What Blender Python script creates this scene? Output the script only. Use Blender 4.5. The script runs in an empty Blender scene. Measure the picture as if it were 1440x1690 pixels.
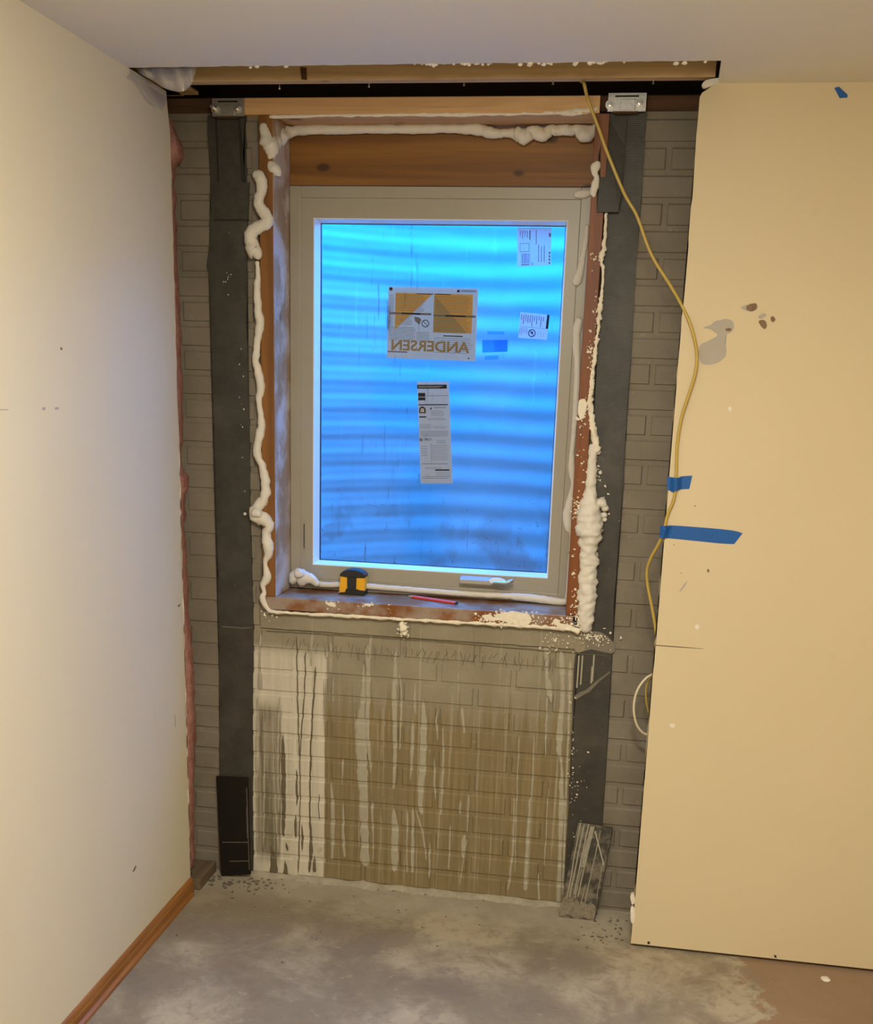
import bpy, bmesh, math, random
from mathutils import Vector, noise as mnoise
random.seed(7)
sc = bpy.context.scene
COL = sc.collection

# ------------------------------------------------------------------ camera
CX, CY, CZ = 0.51003, -3.17539, 1.58387
YAW, PITCH, ROLL, FPX, PY = -0.15834, -0.25314, 0.03131, 1840.97, 1090.56
c_, s_ = math.cos(YAW), math.sin(YAW)
FW = Vector((s_*math.cos(PITCH), c_*math.cos(PITCH), math.sin(PITCH)))
R0 = Vector((c_, -s_, 0)); U0 = R0.cross(FW)
RT = R0*math.cos(ROLL)+U0*math.sin(ROLL); UP = -R0*math.sin(ROLL)+U0*math.cos(ROLL)
cam = bpy.data.cameras.new('camera'); camo = bpy.data.objects.new('camera', cam); COL.objects.link(camo)
cam.sensor_fit = 'HORIZONTAL'; cam.sensor_width = 36; cam.lens = FPX/1440*36
cam.shift_y = (PY-845)/1440; cam.clip_start = .05
from mathutils import Matrix
mw = Matrix((RT, UP, -FW)).transposed().to_4x4(); mw.translation = (CX, CY, CZ); camo.matrix_world = mw
sc.camera = camo

# ------------------------------------------------------------------ world, lights, exposure
w = bpy.data.worlds.new('sky'); sc.world = w; w.use_nodes = True
w.node_tree.nodes['Background'].inputs[0].default_value = (.012, .28, 1.0, 1)
w.node_tree.nodes['Background'].inputs[1].default_value = 26.5
def area(name, loc, size, power, col, spread=180):
    l = bpy.data.lights.new(name, 'AREA'); l.shape = 'DISK'; l.size = size; l.energy = power; l.color = col
    l.spread = math.radians(spread)
    o = bpy.data.objects.new(name, l); COL.objects.link(o); o.location = loc
    return o
LAMP = (1, .935, .80)
area('ceiling_lamp_light', (.50, -2.3, 2.25), .30, 46, LAMP)
area('ceiling_lamp_light', (1.2, -3.9, 2.25), .30, 30, LAMP)
fill_lt = bpy.data.lights.new('added_fill_light', 'POINT'); fill_lt.energy = 24; fill_lt.shadow_soft_size = .09; fill_lt.color = LAMP  # unseen point light, added to brighten the left wall
bo_ = bpy.data.objects.new('added_fill_light', fill_lt); COL.objects.link(bo_); bo_.location = (.30, -1.85, 2.14)
vs = sc.view_settings
vs.view_transform = 'Standard'; vs.look = 'None'; vs.gamma = 1; vs.use_curve_mapping = False; vs.exposure = 0

# ------------------------------------------------------------------ helpers: points
XL, ZC, YCE, YE, YR, XR = -.7214, 2.2647, -.41, -.159, -.213, .628
def hit(px, py, ax, v):
    d = FW+RT*((px-720)/FPX)+UP*((PY-py)/FPX); o = Vector((CX, CY, CZ)); t = (v-o[ax])/d[ax]; return o+d*t
def W(px, py, y=0.0): return hit(px, py, 1, y)
def F(px, py, z=0.0): return hit(px, py, 2, z)
PX = .00176          # metres per pixel on the far wall
def lin(r, g, b):
    f = lambda c: (c/255/12.92) if c/255 <= .04045 else ((c/255+.055)/1.055)**2.4
    return (f(r), f(g), f(b))
def spline(pts, n=8, closed=False):
    pts = [tuple(map(float, p)) for p in pts]; N = len(pts); out = []
    def g(i): return pts[i % N] if closed else pts[max(0, min(N-1, i))]
    for i in range(N if closed else N-1):
        a, b, c, d = g(i-1), g(i), g(i+1), g(i+2)
        for k in range(n):
            t = k/n
            out.append(tuple(.5*((2*q)+(r-p)*t+(2*p-5*q+4*r-s)*t*t+(-p+3*q-3*r+s)*t**3) for p, q, r, s in zip(a, b, c, d)))
    if not closed: out.append(pts[-1])
    return out

# ------------------------------------------------------------------ helpers: materials
class G:
    def __init__(s, name):
        s.m = bpy.data.materials.new(name); s.m.use_nodes = True; s.nt = s.m.node_tree
        s.b = s.nt.nodes['Principled BSDF']; s.o = s.nt.nodes['Material Output']
    def n(s, t, **k):
        nd = s.nt.nodes.new(t)
        for a, v in k.items(): setattr(nd, a, v)
        return nd
    def put(s, sock, v):
        if isinstance(v, bpy.types.NodeSocket): s.nt.links.new(v, sock)
        elif isinstance(v, (tuple, list)) and len(v) == 3 and sock.type == 'RGBA': sock.default_value = (*v, 1)
        else: sock.default_value = v
    def pos(s): return s.n('ShaderNodeNewGeometry').outputs['Position']
    def obj(s): return s.n('ShaderNodeTexCoord').outputs['Object']
    def sep(s, v):
        nd = s.n('ShaderNodeSeparateXYZ'); s.put(nd.inputs[0], v); return nd.outputs[0], nd.outputs[1], nd.outputs[2]
    def scl(s, v, k):
        nd = s.n('ShaderNodeVectorMath', operation='MULTIPLY'); s.put(nd.inputs[0], v); nd.inputs[1].default_value = k; return nd.outputs[0]
    def noise(s, v, scale, detail=4, rough=.55, dist=0):
        nd = s.n('ShaderNodeTexNoise'); s.put(nd.inputs['Vector'], v)
        nd.inputs['Scale'].default_value = scale; nd.inputs['Detail'].default_value = detail
        nd.inputs['Roughness'].default_value = rough; nd.inputs['Distortion'].default_value = dist
        return nd.outputs['Fac']
    def math(s, op, a, b=0.0, clamp=False):
        nd = s.n('ShaderNodeMath', operation=op, use_clamp=clamp); s.put(nd.inputs[0], a); s.put(nd.inputs[1], b); return nd.outputs[0]
    def step(s, v, a, b):
        nd = s.n('ShaderNodeMapRange', interpolation_type='SMOOTHSTEP'); s.put(nd.inputs[0], v)
        s.put(nd.inputs[1], a); s.put(nd.inputs[2], b); return nd.outputs[0]
    def mix(s, f, a, b):
        nd = s.n('ShaderNodeMix', data_type='RGBA'); s.put(nd.inputs['Factor'], f)
        s.put(nd.inputs[6], a); s.put(nd.inputs[7], b); return nd.outputs[2]
    def bump(s, h, strength=.3, dist=.002):
        nd = s.n('ShaderNodeBump'); s.put(nd.inputs['Height'], h); nd.inputs['Strength'].default_value = strength
        nd.inputs['Distance'].default_value = dist; s.put(s.b.inputs['Normal'], nd.outputs[0])
    def fin(s, col, rough=.6, metal=0, spec=.5):
        s.put(s.b.inputs['Base Color'], col); s.put(s.b.inputs['Roughness'], rough); s.b.inputs['Metallic'].default_value = metal
        s.b.inputs['Specular IOR Level'].default_value = spec; return s.m
def plain(name, col, rough=.6, metal=0, var=.12, scale=30, bump=0, spec=.5):
    g = G(name); v = g.obj(); nz = g.noise(v, scale)
    c = g.mix(nz, tuple(x*(1-var) for x in col), tuple(min(1, x*(1+var)) for x in col))
    if bump: g.bump(g.noise(v, scale*3), bump)
    return g.fin(c, rough, metal, spec)
def paint(name, col, smudge):
    g = G(name); v = g.pos(); n1 = g.noise(v, 1.6, 3); n2 = g.noise(v, 7, 5, .65)
    c = g.mix(g.step(n1, .3, .7), tuple(x*.965 for x in col), col)
    c = g.mix(g.math('MULTIPLY', g.step(n2, .64, .82), .35), c, smudge)
    g.bump(g.noise(v, 260, 2), .10, .001)
    return g.fin(c, .62, 0, .25)
def wood(name, a, b, axis=0, rough=.55, knots=True, grey=None):
    g = G(name); v = g.pos()
    k = [26, 26, 26]; k[axis] = 1.3; n1 = g.noise(g.scl(v, tuple(k)), 1.0, 5, .6, .6)
    k = [130, 130, 130]; k[axis] = 5; n2 = g.noise(g.scl(v, tuple(k)), 1.0, 3)
    c = g.mix(g.step(n1, .3, .72), a, b)
    c = g.mix(g.math('MULTIPLY', g.step(n2, .5, .8), .3), c, tuple(x*.5 for x in a))
    if knots:
        vo = g.n('ShaderNodeTexVoronoi'); kk = [9, 9, 9]; kk[axis] = 5; g.put(vo.inputs['Vector'], g.scl(v, tuple(kk))); vo.inputs['Scale'].default_value = 1
        c = g.mix(g.step(vo.outputs['Distance'], .13, .06), c, tuple(x*.35 for x in a))
    if grey:
        c = g.mix(g.step(g.noise(v, 9, 5, .6), .42, .62), c, grey)
    g.bump(n2, .15, .001)
    return g.fin(c, rough, 0, .4)

# ------------------------------------------------------------------ helpers: objects
def tag(o, label=None, cat=None, group=None, kind=None):
    if label: o['label'] = label
    if cat: o['category'] = cat
    if group: o['group'] = group
    if kind: o['kind'] = kind
    return o
def empty(name, loc, label=None, cat=None, group=None, kind=None):
    o = bpy.data.objects.new(name, None); COL.objects.link(o); o.location = loc; o.empty_display_size = .03
    return tag(o, label, cat, group, kind)
def root_of(p):
    v = Vector((0, 0, 0))
    while p: v = v+p.location; p = p.parent
    return v
def obj(name, bm, mat, parent=None, origin=None, smooth=False):
    """bm is in world coordinates; the object keeps its own origin"""
    bmesh.ops.recalc_face_normals(bm, faces=bm.faces[:])
    base = root_of(parent)
    if origin is None:
        if parent: origin = base.copy()
        else:
            xs = [v.co for v in bm.verts]
            origin = Vector(((min(v.x for v in xs)+max(v.x for v in xs))/2, (min(v.y for v in xs)+max(v.y for v in xs))/2, min(v.z for v in xs)))
    for v in bm.verts: v.co -= origin
    me = bpy.data.meshes.new(name); bm.to_mesh(me); bm.free()
    if smooth: me.polygons.foreach_set('use_smooth', [True]*len(me.polygons))
    me.materials.append(mat)
    o = bpy.data.objects.new(name, me); COL.objects.link(o)
    o.parent = parent; o.location = origin-base
    return o
def B(*boxes, bevel=0):
    bm = bmesh.new()
    for (x0, x1, y0, y1, z0, z1) in boxes:
        vs = [bm.verts.new((x, y, z)) for x in (x0, x1) for y in (y0, y1) for z in (z0, z1)]
        for f in ((0, 1, 3, 2), (4, 6, 7, 5), (0, 4, 5, 1), (2, 3, 7, 6), (0, 2, 6, 4), (1, 5, 7, 3)): bm.faces.new([vs[i] for i in f])
    bmesh.ops.recalc_face_normals(bm, faces=bm.faces[:])
    if bevel: bmesh.ops.bevel(bm, geom=bm.edges[:], offset=bevel, segments=2, affect='EDGES', profile=.5)
    return bm
def prism(front, back):
    """closed solid between two matching outlines (world points)"""
    bm = bmesh.new(); a = [bm.verts.new(p) for p in front]; b = [bm.verts.new(p) for p in back]; n = len(a)
    bm.faces.new(a); bm.faces.new(b[::-1])
    for i in range(n): bm.faces.new((a[i], b[i], b[(i+1) % n], a[(i+1) % n]))
    bmesh.ops.triangulate(bm, faces=[f for f in bm.faces if len(f.verts) > 4])
    return bm
def plate(pts, y, t, sm=0, jit=0):
    """outline given where its sight lines meet the plane y; thickness t away from the viewer"""
    if sm: pts = spline(pts, sm, True)
    f = [W(p[0]+random.uniform(-jit, jit), p[1]+random.uniform(-jit, jit), y) for p in pts]
    return prism(f, [p+Vector((0, t, 0)) for p in f])
def tube(path, radii, seg=12, flat=1.0, bump=0, freq=60, bm=None, seed=0, cap=True):
    bm = bm or bmesh.new(); rings = []; n = len(path)
    for i, p in enumerate(path):
        t = (Vector(path[min(i+1, n-1)])-Vector(path[max(i-1, 0)])).normalized()
        a = Vector((0, 1, 0)) if abs(t.y) < .9 else Vector((1, 0, 0))
        u = (a-t*a.dot(t)).normalized(); v = t.cross(u)
        ring = []
        for k in range(seg):
            an = 2*math.pi*k/seg; d = u*math.cos(an)*flat+v*math.sin(an)
            q = Vector(p)+d*radii[i]
            if bump:
                q2 = Vector(p)+d*radii[i]
                q += d*radii[i]*bump*(mnoise.noise((q2+Vector((seed, 0, 0)))*freq)*1.3+.6*mnoise.noise((q2+Vector((0, seed, 0)))*freq*2.3))
            ring.append(bm.verts.new(q))
        rings.append(ring)
    for a, b in zip(rings, rings[1:]):
        for k in range(seg): bm.faces.new((a[k], a[(k+1) % seg], b[(k+1) % seg], b[k]))
    if cap:
        for r, e, e2 in ((rings[0], path[0], path[min(1, n-1)]), (rings[-1], path[-1], path[-2])):
            d = (Vector(e)-Vector(e2)).normalized(); c = bm.verts.new(Vector(e)+d*radii[0 if r is rings[0] else -1]*.6)
            for k in range(seg): bm.faces.new((r[k], r[(k+1) % seg], c))
    return bm
def cyl(bm, c, r, h, axis=1, seg=16, r2=None):
    r2 = r if r2 is None else r2; A = []; Bq = []
    for k in range(seg):
        an = 2*math.pi*k/seg; o = [0, 0, 0]; o[(axis+1) % 3] = math.cos(an); o[(axis+2) % 3] = math.sin(an)
        e = [0, 0, 0]; e[axis] = h
        A.append(bm.verts.new(Vector(c)+Vector(o)*r)); Bq.append(bm.verts.new(Vector(c)+Vector(o)*r2+Vector(e)))
    bm.faces.new(A); bm.faces.new(Bq[::-1])
    for k in range(seg): bm.faces.new((A[k], Bq[k], Bq[(k+1) % seg], A[(k+1) % seg]))
    return bm
def text_mesh(body, fn, mirror=True, shear=0, bold=0):
    """flat lettering mapped by fn(u 0..1, v 0..1 downwards) -> world point"""
    cu = bpy.data.curves.new('lettering', 'FONT'); cu.body = body; cu.resolution_u = 3; cu.shear = shear; cu.offset = bold
    o = bpy.data.objects.new('lettering', cu); COL.objects.link(o)
    dg = bpy.context.evaluated_depsgraph_get(); me = bpy.data.meshes.new_from_object(o.evaluated_get(dg))
    bpy.data.objects.remove(o); bpy.data.curves.remove(cu)
    bm = bmesh.new(); bm.from_mesh(me); bpy.data.meshes.remove(me)
    x0 = min(v.co.x for v in bm.verts); x1 = max(v.co.x for v in bm.verts); y0 = min(v.co.y for v in bm.verts); y1 = max(v.co.y for v in bm.verts)
    for v in bm.verts:
        u = (v.co.x-x0)/(x1-x0); vv = 1-(v.co.y-y0)/(y1-y0); v.co = fn(1-u if mirror else u, vv)
    return bm

# ------------------------------------------------------------------ materials
M = {}
M['cream'] = paint('cream_wall_paint', (.63, .52, .335), (.45, .37, .24))
M['cream2'] = paint('pale_wall_paint', (.70, .632, .465), (.58, .515, .375))
M['ceil'] = paint('ceiling_paint', (.76, .73, .65), (.68, .65, .57))
M['gypsum'] = plain('raw_gypsum_edge', (.72, .66, .56), .9, var=.2, scale=60, bump=.4)
M['pine'] = wood('pine_joist', lin(180, 146, 102), lin(206, 174, 128), 0)
M['header'] = wood('header_lumber', lin(196, 152, 104), lin(222, 180, 128), 0)
M['darkwood'] = wood('old_dark_lumber', lin(58, 38, 20), lin(92, 62, 34), 0, .8)
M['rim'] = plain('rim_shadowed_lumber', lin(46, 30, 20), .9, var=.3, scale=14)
M['buck_v'] = wood('stained_lumber_upright', lin(112, 70, 28), lin(138, 92, 44), 2, .38)
M['buck_r'] = wood('stained_lumber_upright_red', lin(104, 54, 20), lin(132, 76, 32), 2, .5)
M['buck_h'] = wood('stained_lumber_level', lin(116, 74, 26), lin(146, 100, 42), 0, .5)
M['jamb_sheen'] = wood('sky_sheen_jamb_lumber', lin(150, 116, 82), lin(172, 146, 118), 2, .3, True, lin(205, 196, 186))  # inner jamb face; its pale tone is sky reflection painted in
M['sillw'] = wood('sill_lumber', lin(112, 62, 26), lin(140, 86, 42), 0, .35, True, lin(150, 132, 118))
M['trimw'] = wood('oak_trim', lin(118, 74, 32), lin(164, 110, 54), 1, .35, False)
M['foam'] = plain('spray_foam', (.69, .64, .555), .55, var=.08, scale=40, bump=.4)
M['foam2'] = plain('cut_spray_foam', (.80, .72, .58), .8, var=.15, scale=90, bump=.6)
M['vinyl'] = plain('white_vinyl', (.35, .315, .25), .38, var=.04, scale=12)
M['bead'] = plain('glazing_bead_vinyl', (.82, .82, .82), .35, var=.03, scale=12)
M['gasket'] = plain('black_gasket', (.02, .02, .025), .5)
M['steel'] = plain('galvanised_steel', (.46, .44, .40), .35, .8, var=.25, scale=50, bump=.1)
M['bolt'] = plain('bright_bolt_steel', (.75, .73, .68), .22, .9, var=.1)
M['black'] = plain('black_rubber', (.012, .012, .014), .42)
M['yellow'] = plain('yellow_plastic', (.85, .42, .01), .32, var=.04)
M['red'] = plain('red_pencil_paint', (.62, .055, .025), .4, var=.1)
M['graphite'] = plain('graphite', (.03, .03, .03), .4)
M['blue'] = plain('blue_masking_tape', (.002, .085, .33), .6, var=.12, scale=90)
M['cord'] = plain('yellow_cable_jacket', (.47, .325, .065), .42, var=.1)
M['cordw'] = plain('white_cable_jacket', (.68, .58, .40), .42, var=.1)
M['spackle'] = plain('grey_spackle', (.40, .36, .30), .8, var=.06)
M['torn'] = plain('torn_drywall_paper', (.20, .125, .07), .9, var=.35, scale=80)
M['pencilmark'] = plain('pencil_mark', (.16, .12, .07), .9)
M['mortar'] = plain('pale_mortar', (.36, .315, .235), .9, var=.3, scale=45, bump=.7)
M['drip'] = plain('grey_paint_run', (.36, .325, .24), .6, var=.16, scale=60, bump=.2)
M['dripd'] = plain('brown_damp_run', (.125, .10, .058), .6, var=.25, scale=60)
M['smear'] = plain('thin_mortar_smear', (.17, .15, .115), .9, var=.5, scale=160, bump=.5)
M['splash'] = plain('speckled_mortar_splash', (.20, .17, .12), .9, var=.75, scale=130, bump=.6)
M['runp'] = plain('paint_run_on_plate', (.28, .25, .185), .6, var=.3, scale=120)
M['gravel'] = plain('gravel', (.55, .54, .53), .9, var=.3, scale=60, bump=.8)

# brick-faced concrete: grey-brown paint, tan below the window, pale wash at its left
g = G('painted_brick_concrete'); v = g.pos(); x, y, z = g.sep(v)
n1 = g.noise(v, 5, 5, .6); nf = g.noise(v, 70, 4, .65); st = g.noise(g.scl(v, (34, 8, 1.5)), 1.0, 4, .6); st2 = g.noise(g.scl(v, (90, 8, 3.0)), 1.0, 3, .6)
side = g.mix(g.step(n1, .3, .7), (.175, .148, .107), (.225, .192, .146))
tan = g.mix(g.step(st2, .35, .65), (.19, .142, .066), (.255, .195, .10))
tan = g.mix(g.step(n1, .35, .7), tan, (.205, .157, .083))
upper = g.mix(g.step(n1, .3, .7), (.235, .20, .135), (.30, .26, .182))
cen = g.mix(g.step(g.math('ADD', z, g.math('MULTIPLY', g.math('SUBTRACT', st, .5), .5)), .52, .66), tan, upper)
pale = g.mix(g.step(st, .35, .65), (.50, .455, .355), (.60, .54, .43))
xn = g.math('ADD', g.math('ADD', x, g.math('MULTIPLY', g.math('SUBTRACT', st, .5), .06)), g.math('MULTIPLY', g.math('SUBTRACT', st2, .5), .03))
cen = g.mix(g.math('MULTIPLY', g.step(xn, -.332, -.338), g.step(z, .78, .72)), cen, pale)
damp = g.mix(g.step(st2, .4, .6), (.165, .14, .092), (.30, .26, .185))
dm = g.math('MULTIPLY', g.math('MULTIPLY', g.step(xn, -.565, -.55), g.step(xn, -.475, -.492)), g.math('MULTIPLY', g.step(z, .60, .54), g.step(z, .03, .09)))
cen = g.mix(dm, cen, damp)
st3 = g.noise(g.scl(v, (120, 8, 2.2)), 1.0, 3, .65); st4 = g.noise(g.scl(v, (60, 8, 1.1)), 1.0, 4, .6)
cen = g.mix(g.math('MULTIPLY', g.step(st3, .62, .68), .35), cen, (.42, .37, .27))
cen = g.mix(g.math('MULTIPLY', g.step(st4, .61, .64), .4), cen, (.40, .36, .265))
cen = g.mix(g.math('MULTIPLY', g.step(st3, .36, .30), .35), cen, (.16, .12, .065))
blotch = g.noise(v, 16, 6, .7)
cen = g.mix(g.math('MULTIPLY', g.step(blotch, .56, .72), .35), cen, (.19, .15, .085))
cm = g.math('MULTIPLY', g.math('MULTIPLY', g.step(x, -.60, -.595), g.step(x, .44, .435)), g.step(z, .89, .885))
col = g.mix(cm, side, cen)
col = g.mix(g.math('MULTIPLY', g.step(nf, .60, .75), .28), col, (.10, .08, .05))
col = g.mix(g.math('MULTIPLY', g.step(nf, .40, .28), .25), col, (.44, .39, .29))
g.bump(nf, .45, .002)
M['brick'] = g.fin(col, .75, 0, .3)

# floor slab: adhesive stains, rubbed pale patches
g = G('stained_concrete_slab'); v = g.pos(); x, y, z = g.sep(v)
n1 = g.noise(v, 2.6, 6, .62, .4); n2 = g.noise(v, 6.5, 6, .66, .6); n3 = g.noise(v, 28, 5, .65); n4 = g.noise(v, 120, 3)
c = g.mix(g.step(n1, .40, .60), (.235, .193, .132), (.40, .34, .24))
c = g.mix(g.math('MULTIPLY', g.step(n2, .50, .64), .6), c, (.205, .155, .115))
c = g.mix(g.math('MULTIPLY', g.step(n3, .52, .68), .55), c, (.20, .165, .125))
c = g.mix(g.math('MULTIPLY', g.step(n3, .42, .30), .4), c, (.46, .40, .31))
pm = None
for (a_, b_, r_) in ((556, 1532, .11), (658, 1551, .10), (277, 1616, .13), (379, 1600, .12), (733, 1628, .10), (600, 1560, .08), (960, 1588, .10), (1190, 1596, .06), (1240, 1608, .05)):
    q_ = F(a_, b_); dx = g.math('SUBTRACT', x, q_.x); dy = g.math('SUBTRACT', y, q_.y)
    dd = g.math('SQRT', g.math('ADD', g.math('MULTIPLY', dx, dx), g.math('MULTIPLY', g.math('MULTIPLY', dy, dy), 1.2)))
    dd = g.math('ADD', dd, g.math('MULTIPLY', g.math('SUBTRACT', g.math('ADD', n2, g.math('MULTIPLY', n3, .5)), .75), .34))
    k_ = g.step(dd, r_*1.05, r_*.3); pm = k_ if pm is None else g.math('MAXIMUM', pm, k_)
c = g.mix(g.math('MULTIPLY', pm, .78), c, g.mix(n3, (.165, .128, .095), (.25, .20, .148)))
near = g.step(g.math('ADD', y, g.math('MULTIPLY', g.math('SUBTRACT', n2, .5), .25)), -.22, -.06)
c = g.mix(g.math('MULTIPLY', near, .6), c, (.42, .37, .28))
bx = g.math('ADD', g.math('ADD', x, g.math('MULTIPLY', y, .10)), g.math('MULTIPLY', g.math('SUBTRACT', n2, .5), .35))
c = g.mix(g.math('MULTIPLY', g.step(bx, .90, .93), .88), c, (.26, .165, .10))
g.bump(g.math('ADD', n3, g.math('MULTIPLY', n4, .6)), .35, .003)
M['floor'] = g.fin(c, g.mix(n2, (.55, .55, .55), (.85, .85, .85)), 0, .3)

# carbon straps: dark epoxy with a woven grid
g = G('carbon_strap_epoxy'); v = g.pos(); n1 = g.noise(v, 14, 5, .65); n2 = g.noise(v, 60, 4, .7)
wv = g.n('ShaderNodeTexWave', wave_type='BANDS', bands_direction='Z'); g.put(wv.inputs['Vector'], v); wv.inputs['Scale'].default_value = 70; wv.inputs['Distortion'].default_value = 1.5
c = g.mix(g.step(n1, .3, .7), (.035, .031, .024), (.054, .048, .038))
c = g.mix(g.math('MULTIPLY', g.step(g.noise(v, 5, 5, .6), .52, .66), .25), c, (.125, .115, .095))
c = g.mix(g.math('MULTIPLY', g.step(n2, .62, .78), .5), c, (.20, .185, .15))
c = g.mix(g.math('MULTIPLY', g.step(n2, .36, .26), .6), c, (.02, .018, .015))
g.bump(g.math('ADD', wv.outputs['Fac'], n2), .25, .001)
M['strap'] = g.fin(c, .5, 0, .4)
g = G('carbon_strap_overlay'); v = g.pos(); n2 = g.noise(v, 60, 4, .7)
c = g.mix(g.step(n2, .3, .7), (.034, .030, .023), (.048, .043, .034)); g.bump(n2, .2, .001)
M['strap2'] = g.fin(c, .5, 0, .4)
M['seam'] = plain('dark_seam', (.012, .010, .008), .7)
g = G('black_plate_paint'); v = g.pos(); n2 = g.noise(v, 40, 5, .7)
c = g.mix(g.step(n2, .62, .75), (.011, .009, .007), (.05, .042, .032)); g.bump(n2, .1, .001)
M['plate'] = g.fin(c, .5, 0, .15)
g = G('worn_plate_paint'); v = g.pos(); n2 = g.noise(v, 22, 6, .7)
c = g.mix(g.step(n2, .42, .62), (.035, .030, .022), (.16, .135, .095)); g.bump(n2, .2, .001)
M['plate2'] = g.fin(c, .5, 0, .4)

# left jamb: hazy film, with pale sky sheen painted into the lumber
M['pink'] = None
g = G('pink_fibreglass'); v = g.pos(); n2 = g.noise(v, 35, 6, .7)
c = g.mix(g.step(n2, .3, .7), (.30, .13, .10), (.46, .235, .19)); g.bump(g.noise(v, 160, 5), .9, .006)
M['pink'] = g.fin(c, .95, 0, .1)
# corrugated well steel
g = G('well_galvanised_steel'); v = g.pos(); n1 = g.noise(v, 3, 5, .6); n2 = g.noise(g.scl(v, (30, 30, 3)), 1, 4)
c = g.mix(g.step(n1, .3, .7), (.28, .284, .288), (.32, .324, .328)); c = g.mix(g.math('MULTIPLY', g.step(n2, .62, .72), .3), c, (.45, .45, .47))
M['well'] = g.fin(c, .6, 0, .4)
# glass: clear, thin, faintly grimy
g = G('window_glass'); v = g.pos(); x, y, z = g.sep(v)
tr = g.n('ShaderNodeBsdfTransparent'); tr.inputs[0].default_value = (.93, .95, .97, 1)
gl = g.n('ShaderNodeBsdfGlossy'); gl.inputs['Roughness'].default_value = .02; gl.inputs[0].default_value = (1, 1, 1, 1)
fr = g.n('ShaderNodeFresnel'); fr.inputs['IOR'].default_value = 1.45
m1 = g.n('ShaderNodeMixShader'); g.put(m1.inputs[0], g.math('MULTIPLY', fr.outputs[0], .25)); g.nt.links.new(tr.outputs[0], m1.inputs[1]); g.nt.links.new(gl.outputs[0], m1.inputs[2])
df = g.n('ShaderNodeBsdfDiffuse'); df.inputs[0].default_value = (.10, .12, .17, 1)
run = g.noise(g.scl(v, (75, 1, 5)), 1, 5, .7); spk = g.noise(v, 62, 3, .6); blot = g.noise(v, 7, 3)
low = g.step(z, 1.30, 1.0)
cols = g.math('ADD', g.math('MULTIPLY', g.step(x, -.33, -.22), g.step(x, -.02, -.14)), g.math('MULTIPLY', low, .8), True)
d1 = g.math('MULTIPLY', g.math('MULTIPLY', g.step(run, .60, .70), cols), .45)
d2 = g.math('MULTIPLY', g.math('MULTIPLY', g.step(spk, .66, .74), g.math('ADD', low, .12)), .7)
d3 = g.math('MULTIPLY', g.math('MULTIPLY', g.step(blot, .50, .62), low), .22)
dirt = g.math('ADD', g.math('ADD', d1, d2), d3, True)
m2 = g.n('ShaderNodeMixShader'); g.put(m2.inputs[0], dirt); g.nt.links.new(m1.outputs[0], m2.inputs[1]); g.nt.links.new(df.outputs[0], m2.inputs[2])
g.nt.links.new(m2.outputs[0], g.o.inputs[0]); M['glass'] = g.m
def paper(name, col, trans=.5, clear=0.0, tint=(1, 1, 1)):
    g = G(name); d = g.n('ShaderNodeBsdfDiffuse'); t = g.n('ShaderNodeBsdfTranslucent'); m = g.n('ShaderNodeMixShader')
    nz = g.noise(g.obj(), 40); c = g.mix(nz, tuple(q*.94 for q in col), col)
    g.put(d.inputs[0], c); g.put(t.inputs[0], c); m.inputs[0].default_value = trans
    g.nt.links.new(d.outputs[0], m.inputs[1]); g.nt.links.new(t.outputs[0], m.inputs[2]); out = m.outputs[0]
    if clear:
        tp = g.n('ShaderNodeBsdfTransparent'); tp.inputs[0].default_value = (*tint, 1); m3 = g.n('ShaderNodeMixShader'); m3.inputs[0].default_value = clear
        g.nt.links.new(out, m3.inputs[1]); g.nt.links.new(tp.outputs[0], m3.inputs[2]); out = m3.outputs[0]
    g.nt.links.new(out, g.o.inputs[0]); return g.m
M['paper'] = paper('sticker_paper', (.66, .60, .52), .36)
M['film'] = paper('sticker_film', (.66, .64, .66), .40, .25)
M['orange'] = paper('sticker_orange_print', (.72, .40, .12), .12)
M['ochre'] = paper('sticker_ochre_print', (.46, .32, .14), .12)
M['ink'] = paper('sticker_ink', (.02, .02, .03), .1)
M['inkg'] = paper('sticker_grey_ink', (.22, .20, .20), .2)
M['inkb'] = paper('sticker_brown_ink', (.36, .25, .12), .12)
M['bluefilm'] = paper('blue_sticker_film', (.05, .18, .6), .5, .72, (.45, .78, 1))
g = G('poly_sheet'); d = g.n('ShaderNodeBsdfDiffuse'); d.inputs[0].default_value = (.75, .72, .70, 1)
t = g.n('ShaderNodeBsdfTranslucent'); t.inputs[0].default_value = (.75, .72, .70, 1); gl = g.n('ShaderNodeBsdfGlossy'); gl.inputs['Roughness'].default_value = .25
tp = g.n('ShaderNodeBsdfTransparent'); m1 = g.n('ShaderNodeMixShader'); m1.inputs[0].default_value = .4
m2 = g.n('ShaderNodeMixShader'); m2.inputs[0].default_value = .12; m3 = g.n('ShaderNodeMixShader'); m3.inputs[0].default_value = .30
L_ = g.nt.links.new; L_(d.outputs[0], m1.inputs[1]); L_(t.outputs[0], m1.inputs[2]); L_(m1.outputs[0], m2.inputs[1]); L_(gl.outputs[0], m2.inputs[2])
L_(m2.outputs[0], m3.inputs[1]); L_(tp.outputs[0], m3.inputs[2]); L_(m3.outputs[0], g.o.inputs[0]); M['poly'] = g.m

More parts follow.
